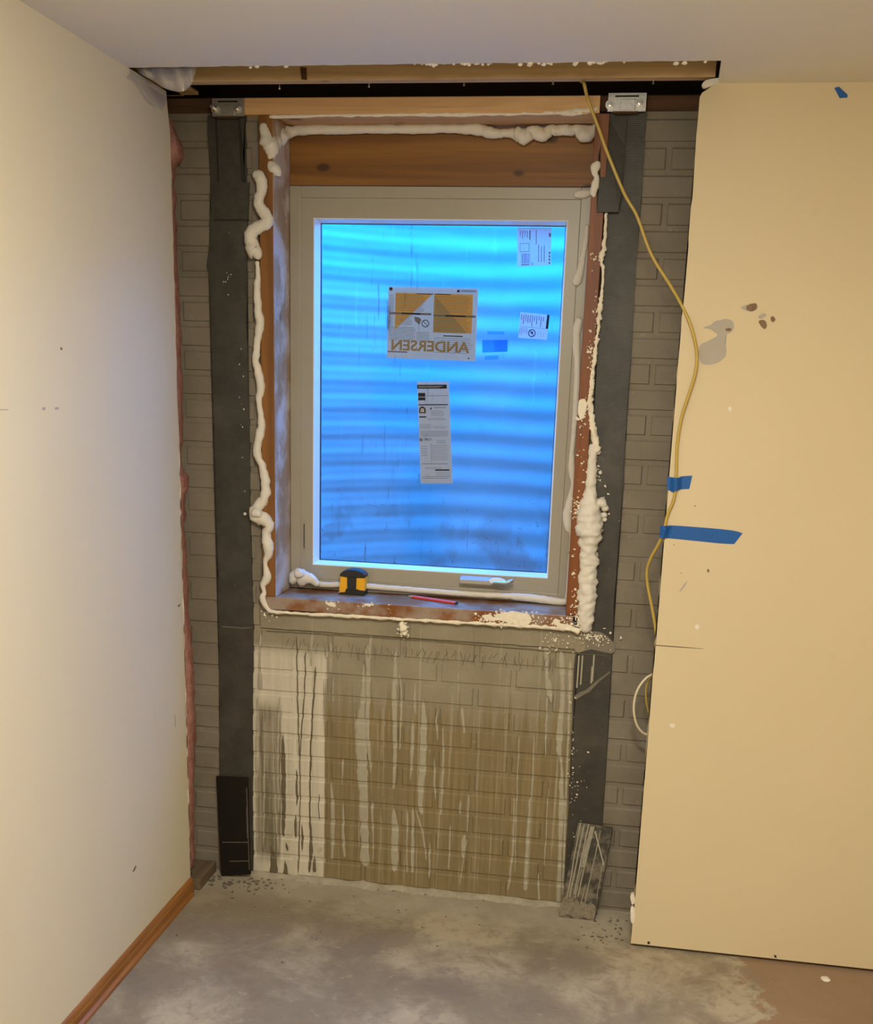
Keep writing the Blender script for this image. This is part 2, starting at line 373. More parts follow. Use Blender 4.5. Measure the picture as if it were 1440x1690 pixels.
# ================================================================== SETTING
XE, YB, ZT = 2.7, -4.7, 2.53
tag(obj('floor', B((-1.3, XE+.1, YB, .25, -.1, 0)), M['floor']), 'stained bare concrete floor slab with rubbed pale and brown patches', 'floor', kind='structure')
tag(obj('ceiling', prism([(XL-.02, YB, ZC), (XE, YB, ZC), (XE, YR+.013, ZC), (.668, YR+.013, ZC), (.664, -.30, ZC), (.660, YCE, ZC)]
    + [(.660-i*.02, YCE+random.uniform(-.004, .004), ZC) for i in range(1, 68)] + [(XL-.02, YCE, ZC)],
    [(XL-.02, YB, ZC+.013), (XE, YB, ZC+.013), (XE, YR+.013, ZC+.013), (.668, YR+.013, ZC+.013), (.664, -.30, ZC+.013), (.660, YCE, ZC+.013)]
    + [(.660-i*.02, YCE, ZC+.013) for i in range(1, 68)] + [(XL-.02, YCE, ZC+.013)]), M['ceil']),
    'white painted ceiling with a ragged cut edge before the window wall', 'ceiling', kind='structure')
# ragged crumbs of gypsum left hanging on the cut edge
bm = bmesh.new()
for i in range(46):
    xx = random.choice([-.42, -.30, .0, .08, .14, .2, .26, .32, .4, .45, .56, .62])+random.gauss(0, .03)
    xx = max(-.5, min(.655, xx)); q = Vector((xx, YCE+random.uniform(-.002, .006), ZC+random.uniform(-.003, .002))); s = random.uniform(.002, .0055)
    r = bmesh.ops.create_icosphere(bm, subdivisions=1, radius=s)
    for vv in r['verts']: vv.co = Vector((vv.co.x*random.uniform(.8, 1.8), vv.co.y, vv.co.z))+q
e = obj('gypsum_crumbs', bm, M['gypsum'], bpy.data.objects['ceiling']); e['kind'] = 'stuff'
# left partition: painted drywall with a raw end
pts = []
zz = 0.0
front = [(XL, YB, 0), (XL, YB, ZC)]
for i in range(0, 91):
    zz = ZC*(1-i/90); front.append((XL, YE+random.uniform(-.0025, .0025)-(.02*max(0, (zz-2.16)/.1) if zz > 2.16 else 0), zz))
wl = obj('wall_left', prism(front, [(XL-.013, p[1], p[2]) for p in front]), M['cream2'])
tag(wl, 'cream painted drywall partition running along the left side', 'wall', kind='structure')
bm = bmesh.new()
path = [Vector((XL-.003, YE+.001+random.uniform(-.002, .002), .05+i*.0225)) for i in range(62)]
tube(path, [random.uniform(.0022, .0048) for _ in path], 6, bump=.5, freq=90, bm=bm)
obj('torn_paper_edge', bm, M['gypsum'], wl)
# right partition drywall, edge slightly uneven
def edge_r(zz): return XR+random.uniform(-.0018, .0018)
front = [(XE, YR, .011), (XE, YR, ZC)]+[(.66, YR, ZC), (.645, YR, ZC-.012), (.632, YR, ZC-.02)]
front += [(edge_r(0), YR, 2.235-i*(2.224/80)) for i in range(81)]
wr = obj('wall_right', prism(front, [(p[0], YR+.013, p[2]) for p in front]), M['cream'])
tag(wr, 'cream painted drywall right of the exposed wall', 'wall', kind='structure')
# far foundation wall (mortar plane), cut around the window opening
OX0, OX1, OZ0, OZ1 = -.530, .414, .880, 2.25
back = obj('wall_back', B((-1.3, OX0, .0048, .26, 0, 2.25), (OX1, XE+.1, .0048, .26, 0, 2.25), (OX0, OX1, .0048, .26, 0, OZ0)), M['brick'])
tag(back, 'grey brown brick faced concrete foundation wall around the window', 'wall', kind='structure')
# outer shell of the room
tag(obj('wall_rear', B((-1.3, XE+.1, YB-.1, YB, 0, ZT)), M['cream2']), 'cream wall behind the viewpoint', 'wall', kind='structure')
tag(obj('wall_far_right', B((XE, XE+.1, YB, .25, 0, ZT)), M['cream']), 'cream wall at the far right end of the room', 'wall', kind='structure')
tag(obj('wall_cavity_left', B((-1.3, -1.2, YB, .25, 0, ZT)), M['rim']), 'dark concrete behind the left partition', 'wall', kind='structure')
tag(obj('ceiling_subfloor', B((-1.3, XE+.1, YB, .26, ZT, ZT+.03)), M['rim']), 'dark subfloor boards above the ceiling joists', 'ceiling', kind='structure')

# bricks, each one its own piece of the far wall
CH, BL, MJ = .0677, .2233, .010
def brick_bm(x0, x1, z0, z1):
    bm = bmesh.new(); e = .0045
    o = [bm.verts.new(p) for p in ((x0, .007, z0), (x1, .007, z0), (x1, .007, z1), (x0, .007, z1))]
    f = [bm.verts.new(p) for p in ((x0+e, 0, z0+.0035), (x1-e, 0, z0+.0035), (x1-e, 0, z1-.0065), (x0+e, 0, z1-.0065))]
    bm.faces.new(f)
    for i in range(4): bm.faces.new((o[i], o[(i+1) % 4], f[(i+1) % 4], f[i]))
    return bm
bme = {}
def add_brick(x0, x1, z0, z1):
    if x1-x0 < .012: return
    key = (round(x1-x0, 4), round(z1-z0, 4))
    if key not in bme:
        bm = brick_bm(-(x1-x0)/2, (x1-x0)/2, 0, z1-z0); bmesh.ops.recalc_face_normals(bm, faces=bm.faces[:])
        me = bpy.data.meshes.new('brick'); bm.to_mesh(me); bm.free(); me.materials.append(M['brick']); bme[key] = me
    o = bpy.data.objects.new('brick', bme[key]); COL.objects.link(o); o.parent = back
    o.location = Vector(((x0+x1)/2, random.uniform(-.0004, .0012), z0))-back.location
for k in range(33):
    z0, z1 = k*CH+MJ, (k+1)*CH
    ph = .57 if k % 2 else .57+BL/2
    i = -9
    while True:
        a, b = ph+i*BL+MJ/2, ph+(i+1)*BL-MJ/2; i += 1
        if a > .78: break
        a2, b2 = max(a, -.97), min(b, .78)
        if b2 <= a2 or k == 12 and a2 < OX1 and b2 > OX0:
            if k == 12:
                add_brick(a2, min(b2, OX0-.01), z0, z1); add_brick(max(a2, OX1+.01), b2, z0, z1)
            continue
        if k > 12:
            add_brick(a2, min(b2, OX0-.004), z0, z1); add_brick(max(a2, OX1+.004), b2, z0, z1)
        else: add_brick(a2, b2, z0, z1)
# smooth parge course right under the sill
bm = bmesh.new(); nx = 60
for zi in (0, 1, 2, 3):
    for i in range(nx+1):
        xx = OX0-.01+(OX1-OX0+.02)*i/nx; z0 = (.812, .818, .872, .884)[zi]
        bm.verts.new((xx, (.006, -.003, -.004, .006)[zi]+.0012*mnoise.noise(Vector((xx*30, z0*30, 1))), z0+.0025*mnoise.noise(Vector((xx*25, 0, zi)))))
bm.verts.ensure_lookup_table()
for zi in range(3):
    for i in range(nx): a = zi*(nx+1)+i; bm.faces.new([bm.verts[q] for q in (a, a+1, a+nx+2, a+nx+1)])
obj('parge_strip', bm, M['brick'], back)

# ---- joists, plates, rim
tag(obj('ceiling_joist', B((-.95, .66, -.2185, -.1835, ZC+.013, ZC+.25), bevel=.0015), M['pine']), 'pale pine joist running under the ceiling cut above the window', 'joist')
jo = bpy.data.objects['ceiling_joist']
for (px, py) in ((460, 140), (608, 137), (765, 134), (912, 132), (1078, 131)):
    p = F(px, py, ZC+.012); bm = bmesh.new(); cyl(bm, (p.x, p.y+.006, p.z-.007), .0012, .01, 2, 6); cyl(bm, (p.x, p.y+.006, p.z-.009), .003, .003, 2, 8)
    obj('drywall_screw', bm, M['bolt'], jo)
bm = plate([(495, 111), (505, 112), (506, 132), (497, 131)], -.221, .002); obj('knot_stain', bm, M['darkwood'], jo)
tag(obj('mud_sill', B((-1.1, XE, .002, .14, 2.2505, 2.288), bevel=.0015), M['darkwood']), 'dark brown sill plate lying on top of the foundation wall', 'lumber')
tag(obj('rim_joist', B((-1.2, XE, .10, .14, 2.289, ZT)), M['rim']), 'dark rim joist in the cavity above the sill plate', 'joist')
tag(obj('floor_joist', B((-.93, -.80, YE, .1, 2.2886, ZT)), M['darkwood']), 'short dark joist end beside the plastic sheet', 'joist')
tag(obj('bottom_plate', B((-.765, -.694, -.150, -.008, .0, .036), bevel=.002), wood('dusty_plate_lumber', lin(92, 76, 56), lin(120, 102, 78), 1, .85)), 'dark wooden bottom plate end behind the left partition', 'lumber')
bk = tag(obj('wall_plate', B((.634, 1.9, -.199, -.16, 0, .088), bevel=.002), M['darkwood']), 'brown wood plate end behind the right drywall at the floor', 'lumber')
tag(obj('corner_block', B((-.80, -.735, -.12, -.02, 2.2886, 2.40), (-.80, -.69, -.11, -.03, 2.2886, 2.298), bevel=.002), M['pine']), 'small pine block in the upper left corner under the plastic', 'lumber')
tag(obj('partition_stud', B((-.775, -.7365, YE-.09, YE-.002, .037, 2.25), bevel=.001), M['pine']), 'pine stud hidden behind the end of the left partition', 'lumber')

# ---- baseboard
bl = empty('baseboard_left', (XL, -1.5, 0), 'honey brown wooden baseboard along the left wall', 'baseboard', kind='structure')
prof = [(.0, 0), (.012, 0), (.0125, .030), (.010, .034), (.009, .040), (.005, .046), (.0, .048)]
bm = prism([(XL+a, YB, b) for a, b in prof], [(XL+a, YE-.004, b) for a, b in prof]); obj('board', bm, M['trimw'], bl)
bm = prism([(XL+a, YB, b) for a, b in ((.0125, 0), (.022, 0), (.021, .008), (.0125, .013))], [(XL+a, YE-.03, b) for a, b in ((.0125, 0), (.022, 0), (.021, .008), (.0125, .013))])
obj('shoe_mould', bm, M['trimw'], bl)

# ================================================================== window buck
WY = .13
bu = empty('window_buck', (-.05, 0, .88), 'rough brown lumber buck lining the window opening', 'window buck')
obj('head', B((-.567, .386, -.022, .14, 2.2415, 2.283), bevel=.0015), M['header'], bu)
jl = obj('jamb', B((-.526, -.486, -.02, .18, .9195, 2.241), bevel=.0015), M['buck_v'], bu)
jl.data.materials.append(M['jamb_sheen'])
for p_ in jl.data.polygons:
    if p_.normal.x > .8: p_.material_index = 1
obj('jamb', B((.377, .4125, -.02, .18, .9195, 2.241), bevel=.0015), M['buck_r'], bu)
obj('sill', B((-.526, .3995, -.024, .18, .881, .919), bevel=.0015), M['sillw'], bu)
obj('filler_board', B((-.4855, .3765, WY+.004, WY+.04, 2.088, 2.241), bevel=.001), M['buck_h'], bu)

# ================================================================== window
wi = empty('window_1', (-.05, WY, .92), 'white vinyl awning window with blue daylit glass', 'window', kind='structure')
def frame(x0, x1, z0, z1, t, y0, y1, bev=.002):
    return B((x0, x0+t, y0, y1, z0, z1), (x1-t, x1, y0, y1, z0, z1), (x0+t, x1-t, y0, y1, z0, z0+t), (x0+t, x1-t, y0, y1, z1-t, z1), bevel=bev)
FX0, FX1, FZ0, FZ1 = -.485, .376, .921, 2.0865
obj('frame', frame(FX0, FX1, FZ0, FZ1, .032, WY, WY+.11), M['vinyl'], wi)
SX0, SX1, SZ0, SZ1 = -.415, .3115, .9955, 2.001
bm = bmesh.new()      # sash: four members with a thin shadow gap to the frame
bx = [(FX0+.0325, SX0, SZ0-.04, SZ1+.04), (SX1, FX1-.0325, SZ0-.04, SZ1+.04), (SX0, SX1, FZ0+.0325, SZ0), (SX0, SX1, SZ1, FZ1-.0325)]
obj('sash', B((FX0+.0325, SX0, WY+.0008, WY+.10, FZ0+.0325, FZ1-.0325), (SX1, FX1-.0325, WY+.0008, WY+.10, FZ0+.0325, FZ1-.0325),
    (SX0, SX1, WY+.0008, WY+.10, FZ0+.0325, SZ0), (SX0, SX1, WY+.0008, WY+.10, SZ1, FZ1-.0325)), M['vinyl'], wi)
GY = WY+.053; wd = .008
bm = bmesh.new()
o = [(SX0, SZ0), (SX1, SZ0), (SX1, SZ1), (SX0, SZ1)]; i_ = [(SX0+wd, SZ0+wd), (SX1-wd, SZ0+wd), (SX1-wd, SZ1-wd), (SX0+wd, SZ1-wd)]
A = [bm.verts.new((a, WY+.002, b)) for a, b in o]; A2 = [bm.verts.new((a+(.0025 if a < 0 else -.0025), WY+.0015, b+(.0025 if b < 1.5 else -.0025))) for a, b in o]
Bv = [bm.verts.new((a, GY, b)) for a, b in i_]
for k in range(4):
    bm.faces.new((A[k], A[(k+1) % 4], A2[(k+1) % 4], A2[k])); bm.faces.new((A2[k], A2[(k+1) % 4], Bv[(k+1) % 4], Bv[k]))
obj('glazing_bead', bm, M['bead'], wi)
obj('gasket', frame(SX0+wd-.001, SX1-wd+.001, SZ0+wd-.001, SZ1-wd+.001, .0028, GY-.001, GY+.008, 0), M['gasket'], wi)
obj('pane', B((SX0+wd, SX1-wd, GY, GY+.004, SZ0+wd, SZ1-wd)), M['glass'], wi)
# lock slot on the left member
a = W(501.5, 856, WY-.003); b = W(504, 921, WY-.003)
obj('lock_slot', B((a.x-.003, a.x+.004, WY-.002, WY+.003, b.z, a.z), bevel=.001), M['vinyl'], wi)
obj('lock_slit', B((a.x-.001, a.x+.0015, WY-.0035, WY-.0015, b.z+.03, a.z-.015)), M['gasket'], wi)
# crank operator
a = W(759, 950, WY-.02); b = W(836, 967, WY-.02)
zc_ = (a.z+b.z)/2-.004
prof = [(0, -.013), (-.018, -.013), (-.026, -.006), (-.024, .004), (-.012, .012), (0, .014)]
bm = prism([(a.x, WY+p, zc_+q) for p, q in prof], [(b.x-.02, WY+p, zc_+q) for p, q in prof])
cr = obj('crank_housing', bm, M['vinyl'], wi)
hx = b.x-.028
bm = bmesh.new(); cyl(bm, (hx, WY-.032, zc_+.006), .024, .006, 1, 20, .026)
for vv in bm.verts: vv.co.z = zc_+.006+(vv.co.z-zc_-.006)*.42
obj('crank_dial', bm, M['bead'], cr)
bm = bmesh.new(); tube(spline([(hx-.012, WY-.036, zc_+.002), (hx+.01, WY-.042, zc_+.004), (hx+.03, WY-.044, zc_+.006), (hx+.048, WY-.040, zc_+.014)], 5), [.0055]*10+[.006, .0065, .007, .006, .005, .004], 8, bm=bm)
obj('crank_handle', bm, M['steel'], cr)

# ---- window well outside
bm = bmesh.new(); nu, nz = 72, 300; wx, rx, ry = -.05, .86, 1.12; zb, zt = .62, 2.17
for j in range(nz+1):
    z = zb+(zt-zb)*j/nz
    for i in range(nu+1):
        an = math.pi*i/nu; sd_ = max(0, math.cos(an)-.15)**.7 if math.cos(an) > .15 else max(0, -math.cos(an)-.6)
        r = 1+.0040*math.sin(z/.0985*2*math.pi+.25*mnoise.noise(Vector((an*3, z*4, 7))))*(1-.55*min(1, sd_))+.0013*sd_*math.sin(z/.0345*2*math.pi)
        wob = 1+.006*mnoise.noise(Vector((math.cos(an)*2, z*2.5, 3)))+.0012*mnoise.noise(Vector((math.cos(an)*9, z*22, 3)))
        bm.verts.new((wx-rx*r*wob*math.cos(an), .262+ry*r*wob*math.sin(an), z))
bm.verts.ensure_lookup_table()
for j in range(nz):
    for i in range(nu): q = j*(nu+1)+i; bm.faces.new([bm.verts[k] for k in (q, q+1, q+nu+2, q+nu+1)])
tag(obj('window_well', bm, M['well'], smooth=True), 'corrugated galvanised steel window well outside the glass', 'window well')
tag(obj('well_gravel', B((-1.0, .92, .262, 1.47, .55, .66)), M['gravel']), 'grey gravel at the bottom of the window well', 'gravel', kind='stuff')

# ================================================================== stickers on the glass
SY = GY+.0046
def sticker(name, quad, label, mat, t=.0003):
    P = [W(*q, SY) for q in quad]
    def fn(u, v, d=0):
        p = (P[0]*(1-u)+P[1]*u)*(1-v)+(P[3]*(1-u)+P[2]*u)*v; return Vector((p.x, SY-d, p.z))
    root = empty(name, fn(.5, 1), label, 'sticker')
    bm = prism([fn(*q) for q in ((0, 0), (1, 0), (1, 1), (0, 1))], [fn(*q)+Vector((0, t, 0)) for q in ((0, 0), (1, 0), (1, 1), (0, 1))])
    obj('backing', bm, mat, root)
    return root, fn
def pr(name, root, fn, polys, mat, d=.0001):
    many = len(polys) > 6; out = []
    for grp in ([polys] if many else [[pg] for pg in polys]):
        bm = bmesh.new()
        for pg in grp: bm.faces.new([bm.verts.new(fn(u, v, d)) for u, v in pg])
        out.append(obj(name, bm, mat, root))
        if many: out[-1]['kind'] = 'stuff'
    return out[-1]
def rect(u0, v0, u1, v1): return [(u0, v0), (u1, v0), (u1, v1), (u0, v1)]
def lines(u0, u1, v0, v1, n, h=.25, rag=.12, gap=0):
    out = []
    for i in range(n):
        v = v0+(v1-v0)*i/n; hh = (v1-v0)/n*h; a = u0
        out.append(rect(a, v, u1-random.random()*rag*(u1-u0), v+hh))
    return out
def txt(name, root, fn, body, u0, v0, u1, v1, mat, d=.0002, **k):
    return obj(name, text_mesh(body, lambda u, v: fn(u0+(u1-u0)*u, v0+(v1-v0)*v, d), **k), mat, root)
def ring(cu, cv, r, asp, w_):
    out = []
    for k in range(20):
        a, b = 2*math.pi*k/20, 2*math.pi*(k+1)/20
        out.append([(cu+r*math.cos(a), cv+r*asp*math.sin(a)), (cu+r*math.cos(b), cv+r*asp*math.sin(b)), (cu+(r-w_)*math.cos(b), cv+(r-w_)*asp*math.sin(b)), (cu+(r-w_)*math.cos(a), cv+(r-w_)*asp*math.sin(a))])
    d = r*.7; out.append([(cu-d, cv-d*asp), (cu-d+w_, cv-d*asp), (cu+d, cv+d*asp), (cu+d-w_, cv+d*asp)])
    return out
# 1: the big maker's label, read from behind
r1, f1 = sticker('window_sticker', [(640.6, 472.5), (789, 476), (784, 596.5), (638, 590.5)], 'large white and orange window maker sticker with reversed lettering at the centre of the glass', M['paper'])
pr('orange_print', r1, f1, [[(.083, .085), (.502, .085), (.083, .60)], rect(.515, .085, .945, .62)], M['orange'], .0002)
pr('ochre_print', r1, f1, [[(.517, .10), (.90, .62), (.517, .62)]], M['ochre'], .0003)
pr('grey_bars', r1, f1, [rect(.02, .355, .49, .385), rect(.515, .37, .985, .40)], M['inkg'], .0004)
pr('heading_ink', r1, f1, [rect(.155, .36, .37, .378), rect(.65, .375, .87, .393), rect(.32, .088, .505, .098), rect(.52, .088, .70, .098), rect(.63, .655, .85, .668)]
   + [[(.03+.022*math.sin(2*math.pi*k/5), .035-.027*math.cos(2*math.pi*k/5)) for k in range(5)]] + [rect(.915, .955, .935, .97)], M['ink'], .0005)
pr('fine_print', r1, f1, lines(.09, .42, .11, .35, 10) + lines(.53, .93, .12, .36, 11) + lines(.09, .28, .40, .54, 6) + lines(.53, .93, .42, .61, 9)
   + lines(.02, .33, .56, .76, 10) + lines(.33, .48, .62, .76, 7) + lines(.53, .97, .69, .92, 8, .18) + lines(.015, .065, .12, .6, 22) + lines(.01, .24, .90, .93, 1, .6), M['inkg'], .00045)
pr('prohibition_mark', r1, f1, ring(.427, .50, .042, 1.25, .008), M['ink'], .0005)
pr('hand_mark', r1, f1, [[(.30, .41), (.36, .42), (.38, .45), (.36, .52), (.31, .47)]], M['inkg'], .0005)
txt('lettering', r1, f1, 'ANDERSEN', .05, .735, .93, .89, M['inkb'], .0006, bold=.028)
pr('logo_mark', r1, f1, [[(.768, .03), (.768, .06), (.795, .06), (.795, .025)]], M['ink'], .0005)
txt('logo_lettering', r1, f1, 'ANDERSEN', .81, .025, .98, .055, M['ink'], .0005, bold=.01)
# 2: tall rating label
r2, f2 = sticker('window_sticker', [(688, 630), (740.3, 629.6), (746.5, 798), (694, 798)], 'tall narrow grey white rating sticker below the centre of the glass', M['paper'])
pr('heading_bars', r2, f2, [rect(.0, .03, .93, .068), rect(.02, .218, .94, .228), rect(.47, .858, .92, .872)], M['ink'], .0002)
pr('heading_gaps', r2, f2, [rect(.04, .043, .80, .048), rect(.04, .055, .70, .058)], M['paper'], .0004)
pr('logo_box', r2, f2, [rect(.02, .108, .24, .145), rect(.02, .15, .24, .18), rect(.03, .335, .25, .348)], M['ink'], .0002)
pts = [(.03+.0, .305)]+[(.135-.105*math.cos(math.pi*k/10), .275-.035*math.sin(math.pi*k/10)) for k in range(11)]+[(.24, .305)]
inn = [(.07, .295)]+[(.135-.06*math.cos(math.pi*k/10), .272-.018*math.sin(math.pi*k/10)) for k in range(11)]+[(.20, .295)]
pr('rating_mark', r2, f2, [pts], M['ink'], .0002); pr('rating_mark_inside', r2, f2, [inn], M['paper'], .0004)
pr('logo_mark', r2, f2, [[(.36, .268), (.43, .268), (.43, .243)]], M['ink'], .0002)
txt('logo_lettering', r2, f2, 'ANDERSEN', .50, .245, .87, .258, M['ink'], .0003, bold=.01)
txt('lettering', r2, f2, 'AAMA', .14, .545, .41, .575, M['inkg'], .0003, shear=.3, bold=.01)
pr('emblem', r2, f2, ring(.06, .565, .05, .31, .02), M['ink'], .0003)
pr('fine_print', r2, f2, [rect(.26, .133, .98, .138), rect(.36, .60, .37, .80)] + lines(.40, .85, .28, .34, 6) + lines(.28, .9, .355, .38, 2) + lines(.02, .42, .415, .46, 4) + lines(.45, .9, .435, .46, 2)
   + lines(.05, .95, .48, .54, 6, .3) + lines(.55, .85, .57, .61, 4) + lines(.05, .25, .63, .74, 5, .2) + lines(.38, .92, .62, .78, 9, .2) + lines(.05, .95, .80, .82, 1, .3) + lines(.15, .75, .845, .86, 1, .3) + lines(.05, .95, .93, .96, 2, .3) + lines(.5, .95, .885, .93, 4, .2), M['inkg'], .0002)
# 3: barcode label, upper right
r3, f3 = sticker('window_sticker', [(853, 375.5), (909.5, 376), (908.7, 437.6), (853, 440.6)], 'pale barcode sticker in the upper right corner of the glass', M['film'])
pr('barcode', r3, f3, [rect(.12+i*.028, .66, .12+i*.028+random.choice((.007, .012, .018)), .92) for i in range(10)], M['inkg'], .0002)
pr('code_box', r3, f3, [rect(.08, .40, .36, .412), rect(.08, .61, .36, .622), rect(.08, .40, .092, .62), rect(.348, .40, .36, .62)], M['inkg'], .0002)
pr('fine_print', r3, f3, [rect(.36, .07, .39, .31), rect(.55, .06, .57, .44), rect(.93, .14, .99, .24)]
   + [rect(.08+i*.07, .08, .10+i*.07, .2+random.random()*.1) for i in range(4)] + [rect(.62+i*.085, .40+random.random()*.1, .64+i*.085, .9) for i in range(3)] + [rect(.93, .64+i*.09, .98, .70+i*.09) for i in range(4)] + [rect(.12, .94, .36, .965), rect(.44, .9, .46, .98)], M['inkg'], .0002)
# 4: small caution label
r4, f4 = sticker('window_sticker', [(858.4, 515), (906.5, 519.8), (902, 561), (854.7, 557.5)], 'small tilted caution sticker with a prohibition circle at the right of the glass', M['film'])
pr('heading_bar', r4, f4, [rect(.92, .0, 1, .56)], M['ink'], .0002)
pr('prohibition_mark', r4, f4, ring(.46, .78, .13, 1.2, .03) + [rect(.42, .72, .50, .80)], M['ink'], .0002)
pr('fine_print', r4, f4, [rect(.04+i*.075, .06+random.random()*.05, .07+i*.075, .25+random.random()*.27) for i in range(11)] + [rect(.03+i*.06, .60, .05+i*.06, .75+random.random()*.18) for i in range(5)] + [rect(.02, .55, .9, .565)] + [rect(.66+i*.1, .66+random.random()*.1, .67+i*.1, .9) for i in range(3)], M['inkg'], .0002)
# 5: faint blue film
r5, f5 = sticker('window_sticker', [(795.5, 561), (837.7, 561), (837, 580.5), (795.5, 582)], 'faint blue film sticker right of the large orange sticker', M['bluefilm'])
pr('tinted_block', r5, f5, [rect(.48, .03, .98, .97)], M['bluefilm'], .0002)
pr('tinted_print', r5, f5, lines(.05, .44, .12, .95, 6, .3) + [rect(.1, 1.25, .65, 1.6), rect(.7, 1.2, .9, 1.25), rect(.7, 1.4, .9, 1.45), rect(.2, -.7, .85, -.45)], M['bluefilm'], .0002)

# ================================================================== carbon straps
def strap(name, label, pl, pr_, y, t, mat, origin=None):
    """wavy vertical strip between a left and a right edge given as sight points"""
    root = None
    l = spline(pl, 6); r = spline(pr_, 6)
    j = lambda p: (p[0]+.9*mnoise.noise(Vector((p[1]*.05, p[0], 0)))+random.uniform(-.5, .5), p[1])
    outl = [W(*j(p), y) for p in l]+[W(*j(p), y) for p in r[::-1]]
    return prism(outl, [p+Vector((0, t, 0)) for p in outl])
sl = empty('carbon_strap', (-.63, -.003, 0), 'dark grey carbon reinforcement strap glued to the wall left of the window', 'wall strap')
obj('strap', strap('', '', [(343, 190), (342, 230), (346, 260), (347, 380), (341, 440), (347, 470), (350, 600), (354, 760), (358, 900), (361, 1040), (361, 1150), (362, 1285), (366, 1440)],
    [(405, 190), (406, 260), (408, 380), (407, 480), (409, 620), (412, 760), (413, 850), (416, 960), (418, 1050), (417, 1150), (417, 1285), (418, 1450)], -.003, .009, M['strap']), M['strap'], sl)
obj('overlay', plate([(355, 194), (404, 194), (401, 250), (403, 301), (360, 301), (358, 250)], -.0065, .004, 0), M['strap2'], sl)
obj('overlay', plate([(352, 301), (411, 301), (409, 362), (354, 362)], -.008, .005), M['strap2'], sl)
for a in ([(355, 195), (357, 240), (359, 299), (361, 299), (359, 240), (357, 195)], [(393, 195), (395, 245), (398, 300), (404, 300), (400, 240), (395, 195)], [(353, 361.5), (410, 361.5), (410, 363.5), (353, 363.5)]):
    obj('seam', plate(a, -.0085, .003), M['seam'], sl)
obj('trowel_ridge', plate([(366, 1033.5), (400, 1036), (416, 1035), (416, 1036), (400, 1037.5), (366, 1034.8)], -.0042, .002), M['smear'], sl)
sr = empty('carbon_strap', (.47, -.003, 0), 'dark grey carbon reinforcement strap glued to the wall right of the window', 'wall strap')
obj('strap', strap('', '', [(1003, 188), (1001, 300), (1000, 380), (993, 470), (985, 600), (976, 740), (968, 850), (960, 960), (956, 1040), (948, 1085), (944, 1180), (940, 1270), (936, 1352), (930, 1480)],
    [(1067, 188), (1063, 240), (1058, 330), (1052, 400), (1049, 440), (1043, 560), (1037, 660), (1033, 700), (1030, 779), (1025, 845), (1018, 925), (1012, 1010), (1010, 1077), (1004, 1200), (1000, 1250), (996, 1322), (992, 1400), (985, 1490)], -.003, .009, M['strap']), M['strap'], sr)
a = [W(1001, 190, -.007), W(1036, 192, -.007), W(1029, 240, -.01), W(1026, 319, -.024), W(1020, 350, -.0275), W(984, 350, -.0275), W(987, 257, -.0255)]
obj('overlay', prism(a, [p+Vector((0, .004, 0)) for p in a]), M['strap2'], sr)
obj('mortar_smear', plate([(948, 1048), (985, 1042), (1012, 1060), (1010, 1078), (975, 1072), (950, 1076)], -.005, .003, 4, .6), M['brick'], sr)
obj('mortar_smear', plate([(946, 1150), (955, 1143), (966, 1139), (985, 1123), (1006, 1108), (1007, 1110), (987, 1126), (972, 1142), (960, 1148), (950, 1155)], -.0045, .002, 0, .4), M['smear'], sr)
for (a, b, c) in ((955, 1082, 1135), (961, 1082, 1130), (980, 1080, 1125), (977, 1100, 1128)):
    obj('drip', plate([(a-1.3, b), (a+1.3, b), (a+.8-.06*(c-b), c), (a-1.6-.06*(c-b), c)], -.0046, .002), M['drip'], sr)

# foot plates
def slab(name, quad, t, mat, label):
    P = [Vector(p) for p in quad]; o_ = Vector((CX, CY, CZ)); n0 = (P[1]-P[0]).cross(P[3]-P[0])
    d_ = (P[2]-o_); P[2] = o_+d_*((P[0]-o_).dot(n0)/d_.dot(n0)); n = (P[1]-P[0]).cross(P[3]-P[0]).normalized()
    if n.y < 0: n = -n
    root = empty(name, (P[2]+P[3])/2, label, 'steel plate')
    bm = prism(P, [p+n*t for p in P]); bmesh.ops.bevel(bm, geom=bm.edges[:], offset=.0008, segments=1, affect='EDGES')
    obj('plate', bm, mat, root); return root, P, n
rp, P, n = slab('anchor_plate', [W(356.5, 1281, -.012), W(408.5, 1284, -.012), F(413.5, 1443, .001), F(365, 1446, .001)], .006, M['plate'], 'black steel foot plate leaning at the base of the left strap')
P = [p-n*.0006 for p in P]
def onp(u, v): return (P[0]*(1-u)+P[1]*u)*(1-v)+(P[3]*(1-u)+P[2]*u)*v
def ribbon(pts, wd, off, t=.0006):
    l = [onp(u-wd/2, v)-Vector((0, off, 0)) for u, v in pts]; r = [onp(u+wd/2, v)-Vector((0, off, 0)) for u, v in pts]
    a = l+r[::-1]; return prism(a, [p+Vector((0, t, 0)) for p in a])
M['scuff'] = plain('plate_scuff', (.13, .11, .085), .7, var=.4, scale=200)
for (u, v0, v1, wd) in ((.93, .30, .62, .015), (.96, .1, .95, .02)): obj('scuff', ribbon([(u, v0), (u, v1)], wd, .0003), M['scuff'], rp)
obj('scuff', ribbon([(.1, .655), (.95, .655)], .0, .0003), M['scuff'], rp) if False else None
for v0 in (.655, .85): 
    a = [onp(.1 if v0 < .7 else .3, v0), onp(.95, v0+.005), onp(.95, v0+.012), onp(.1 if v0 < .7 else .3, v0+.006)]
    obj('scuff', prism([p-Vector((0, .0003, 0)) for p in a], [p+Vector((0, .0005, 0)) for p in a]), M['scuff'], rp)
rp2, P, n = slab('anchor_plate', [W(954, 1357, -.012), W(1011.5, 1366, -.012), F(980, 1524, .001), F(921, 1513, .001)], .006, M['plate2'], 'streaked steel foot plate leaning at the base of the right strap')
